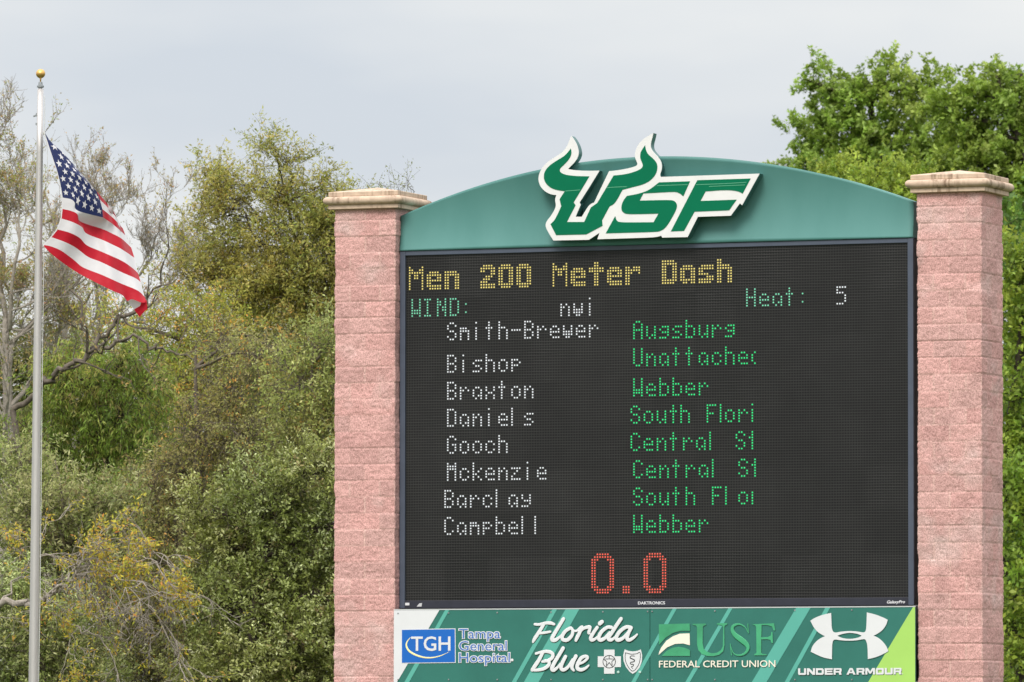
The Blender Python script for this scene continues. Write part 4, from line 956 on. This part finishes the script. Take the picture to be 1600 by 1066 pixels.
bare_tree('yellowing_tree', 'small tree with bare pale twigs and patches of yellow and orange leaves', 'tree', 3.2,
     [([(-70,960,0),(0,942,0),(45,945,0),(72,932,0)], 13, 10, 2, 50), ([(72,932,0),(105,908,0),(130,900,0),(190,892,.1),(235,862,.1)], 7, 2.5, 8, 60), ([(130,900,0),(175,902,-.1),(225,912,-.2),(262,925,-.2)], 3.5, 1.5, 9, 65), ([(145,898,-.1),(150,918,-.1),(143,935,-.1)], 3, 1.5, 4, 45),
      ([(190,892,.1),(225,905,0),(245,950,-.1),(285,1035,-.1)], 3, 1.2, 9, 55), ([(95,965,0),(130,985,0),(165,1005,0),(185,1060,0)], 3.5, 1.5, 6, 55), ([(105,908,0),(120,870,.1),(150,845,.1)], 3.5, 1.5, 10, 50), ([(0,942,0),(30,890,.2),(60,865,.2)], 4, 1.5, 10, 55), ([(190,892,.1),(215,870,0),(250,880,-.1)], 3, 1.5, 8, 50)],
     [(4,(.26,.22,.028)),(1.4,(.27,.17,.03)),(3,(.19,.20,.03)),(.3,(.30,.14,.04))], 24, bark_l, levels=4, leafp=.34, leaf=(.055,.022), minr=.0055, kids=(2,4), spread=.5, upb=-.12, radf=.45)
# trees further back that close the view below the crowns
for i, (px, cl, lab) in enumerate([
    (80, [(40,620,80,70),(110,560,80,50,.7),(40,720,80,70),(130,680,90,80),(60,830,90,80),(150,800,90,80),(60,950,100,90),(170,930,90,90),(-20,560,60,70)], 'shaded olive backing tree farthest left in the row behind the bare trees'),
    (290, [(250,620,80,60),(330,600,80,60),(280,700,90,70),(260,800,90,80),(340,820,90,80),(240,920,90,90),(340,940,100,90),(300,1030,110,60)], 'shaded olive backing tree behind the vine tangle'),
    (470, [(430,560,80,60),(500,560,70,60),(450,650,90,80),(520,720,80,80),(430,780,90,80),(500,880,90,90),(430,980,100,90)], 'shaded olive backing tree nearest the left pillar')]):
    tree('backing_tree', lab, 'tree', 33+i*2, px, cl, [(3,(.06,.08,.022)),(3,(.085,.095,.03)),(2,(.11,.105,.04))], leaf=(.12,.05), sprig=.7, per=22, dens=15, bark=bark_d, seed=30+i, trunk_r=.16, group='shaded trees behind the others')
tree('sapling', 'thin sprigs rising just behind the cap of the left pillar', 'tree', 18, 640,
     [(622,300,20,16,.8),(650,300,16,16,.6),(605,330,30,30),(640,380,40,50)], [(2,(.13,.14,.05)),(1,(.09,.11,.03))], leaf=(.045,.016), sprig=.4, per=10, dens=16, up=.9, bark=bark_m, seed=40, trunk_r=.05)
# right hand side
PG = [(4,(.092,.142,.02)),(3,(.125,.178,.03)),(2,(.155,.205,.048)),(1,(.065,.10,.014))]
tree('broadleaf_tree', 'large bright green broadleaf tree rising behind the right end of the arched sign', 'tree', 62, 1390,
     [(1275,128,18,18),(1460,136,24,20),(1250,206,22,20),(1288,136,26,22),(1335,149,38,32),(1392,132,36,26),(1390,116,14,14),(1300,184,36,28),(1355,189,50,36),(1425,174,36,36),(1450,219,40,36),(1320,229,48,34),(1265,256,34,24),(1228,250,16,12,.7),(1385,239,55,38),(1300,279,50,28),(1360,286,55,32),(1440,274,50,34),(1480,249,30,40,.8),(1410,334,90,50),(1300,344,90,50)],
     PG, leaf=(.10,.058), sprig=.42, per=44, dens=11, up=.3, droop=.15, wob=.7, bark=bark_d, seed=51, trunk_r=.24, gap=.385, fork=6.5, limb_r=.3, group='broadleaf trees on the right', shell=.5)
tree('broadleaf_tree', 'large bright green broadleaf tree at the right edge, its crown above the right pillar', 'tree', 58, 1570,
     [(1485,168,24,24),(1500,142,28,24),(1550,136,34,26),(1590,164,40,36),(1520,184,40,34),(1597,116,12,14),(1575,224,50,40),(1510,239,40,36),(1540,279,60,40),(1610,254,50,60),(1600,324,60,50),(1640,174,50,60),(1580,374,50,40),(1500,314,50,30)],
     PG, leaf=(.10,.058), sprig=.42, per=44, dens=12, up=.3, droop=.15, wob=.7, bark=bark_d, seed=52, trunk_r=.24, gap=.33, fork=6.5, limb_r=.3, group='broadleaf trees on the right', shell=.5)
PY = [(3,(.12,.16,.02)),(3,(.16,.20,.032)),(2,(.08,.125,.015))]
tree('lime_green_tree', 'low yellow-green tree peeping over the right end of the arched sign', 'tree', 44, 1370,
     [(1320,275,30,16,.8),(1365,285,34,20),(1410,285,30,24),(1440,290,30,24),(1380,330,70,40),(1300,300,40,20),(1430,350,60,40)], PY, leaf=(.09,.045), sprig=.45, per=30, dens=16, bark=bark_d, seed=53, trunk_r=.15)
tree('lime_green_tree', 'tall lit green tree filling the strip right of the right pillar', 'tree', 36, 1615,
     [(1600,400,34,36),(1590,440,30,30),(1625,480,50,60),(1595,540,30,34),(1600,610,34,40),(1590,680,28,30),(1615,740,45,50),(1595,800,30,36),(1600,870,34,40),(1590,930,28,34),(1610,990,45,50),(1595,1050,34,36)], PY+PG[:2], leaf=(.11,.06), sprig=.55, per=20, dens=20, droop=.25, bark=bark_d, seed=54, trunk_r=.16, gap=.25, fork=2.0)
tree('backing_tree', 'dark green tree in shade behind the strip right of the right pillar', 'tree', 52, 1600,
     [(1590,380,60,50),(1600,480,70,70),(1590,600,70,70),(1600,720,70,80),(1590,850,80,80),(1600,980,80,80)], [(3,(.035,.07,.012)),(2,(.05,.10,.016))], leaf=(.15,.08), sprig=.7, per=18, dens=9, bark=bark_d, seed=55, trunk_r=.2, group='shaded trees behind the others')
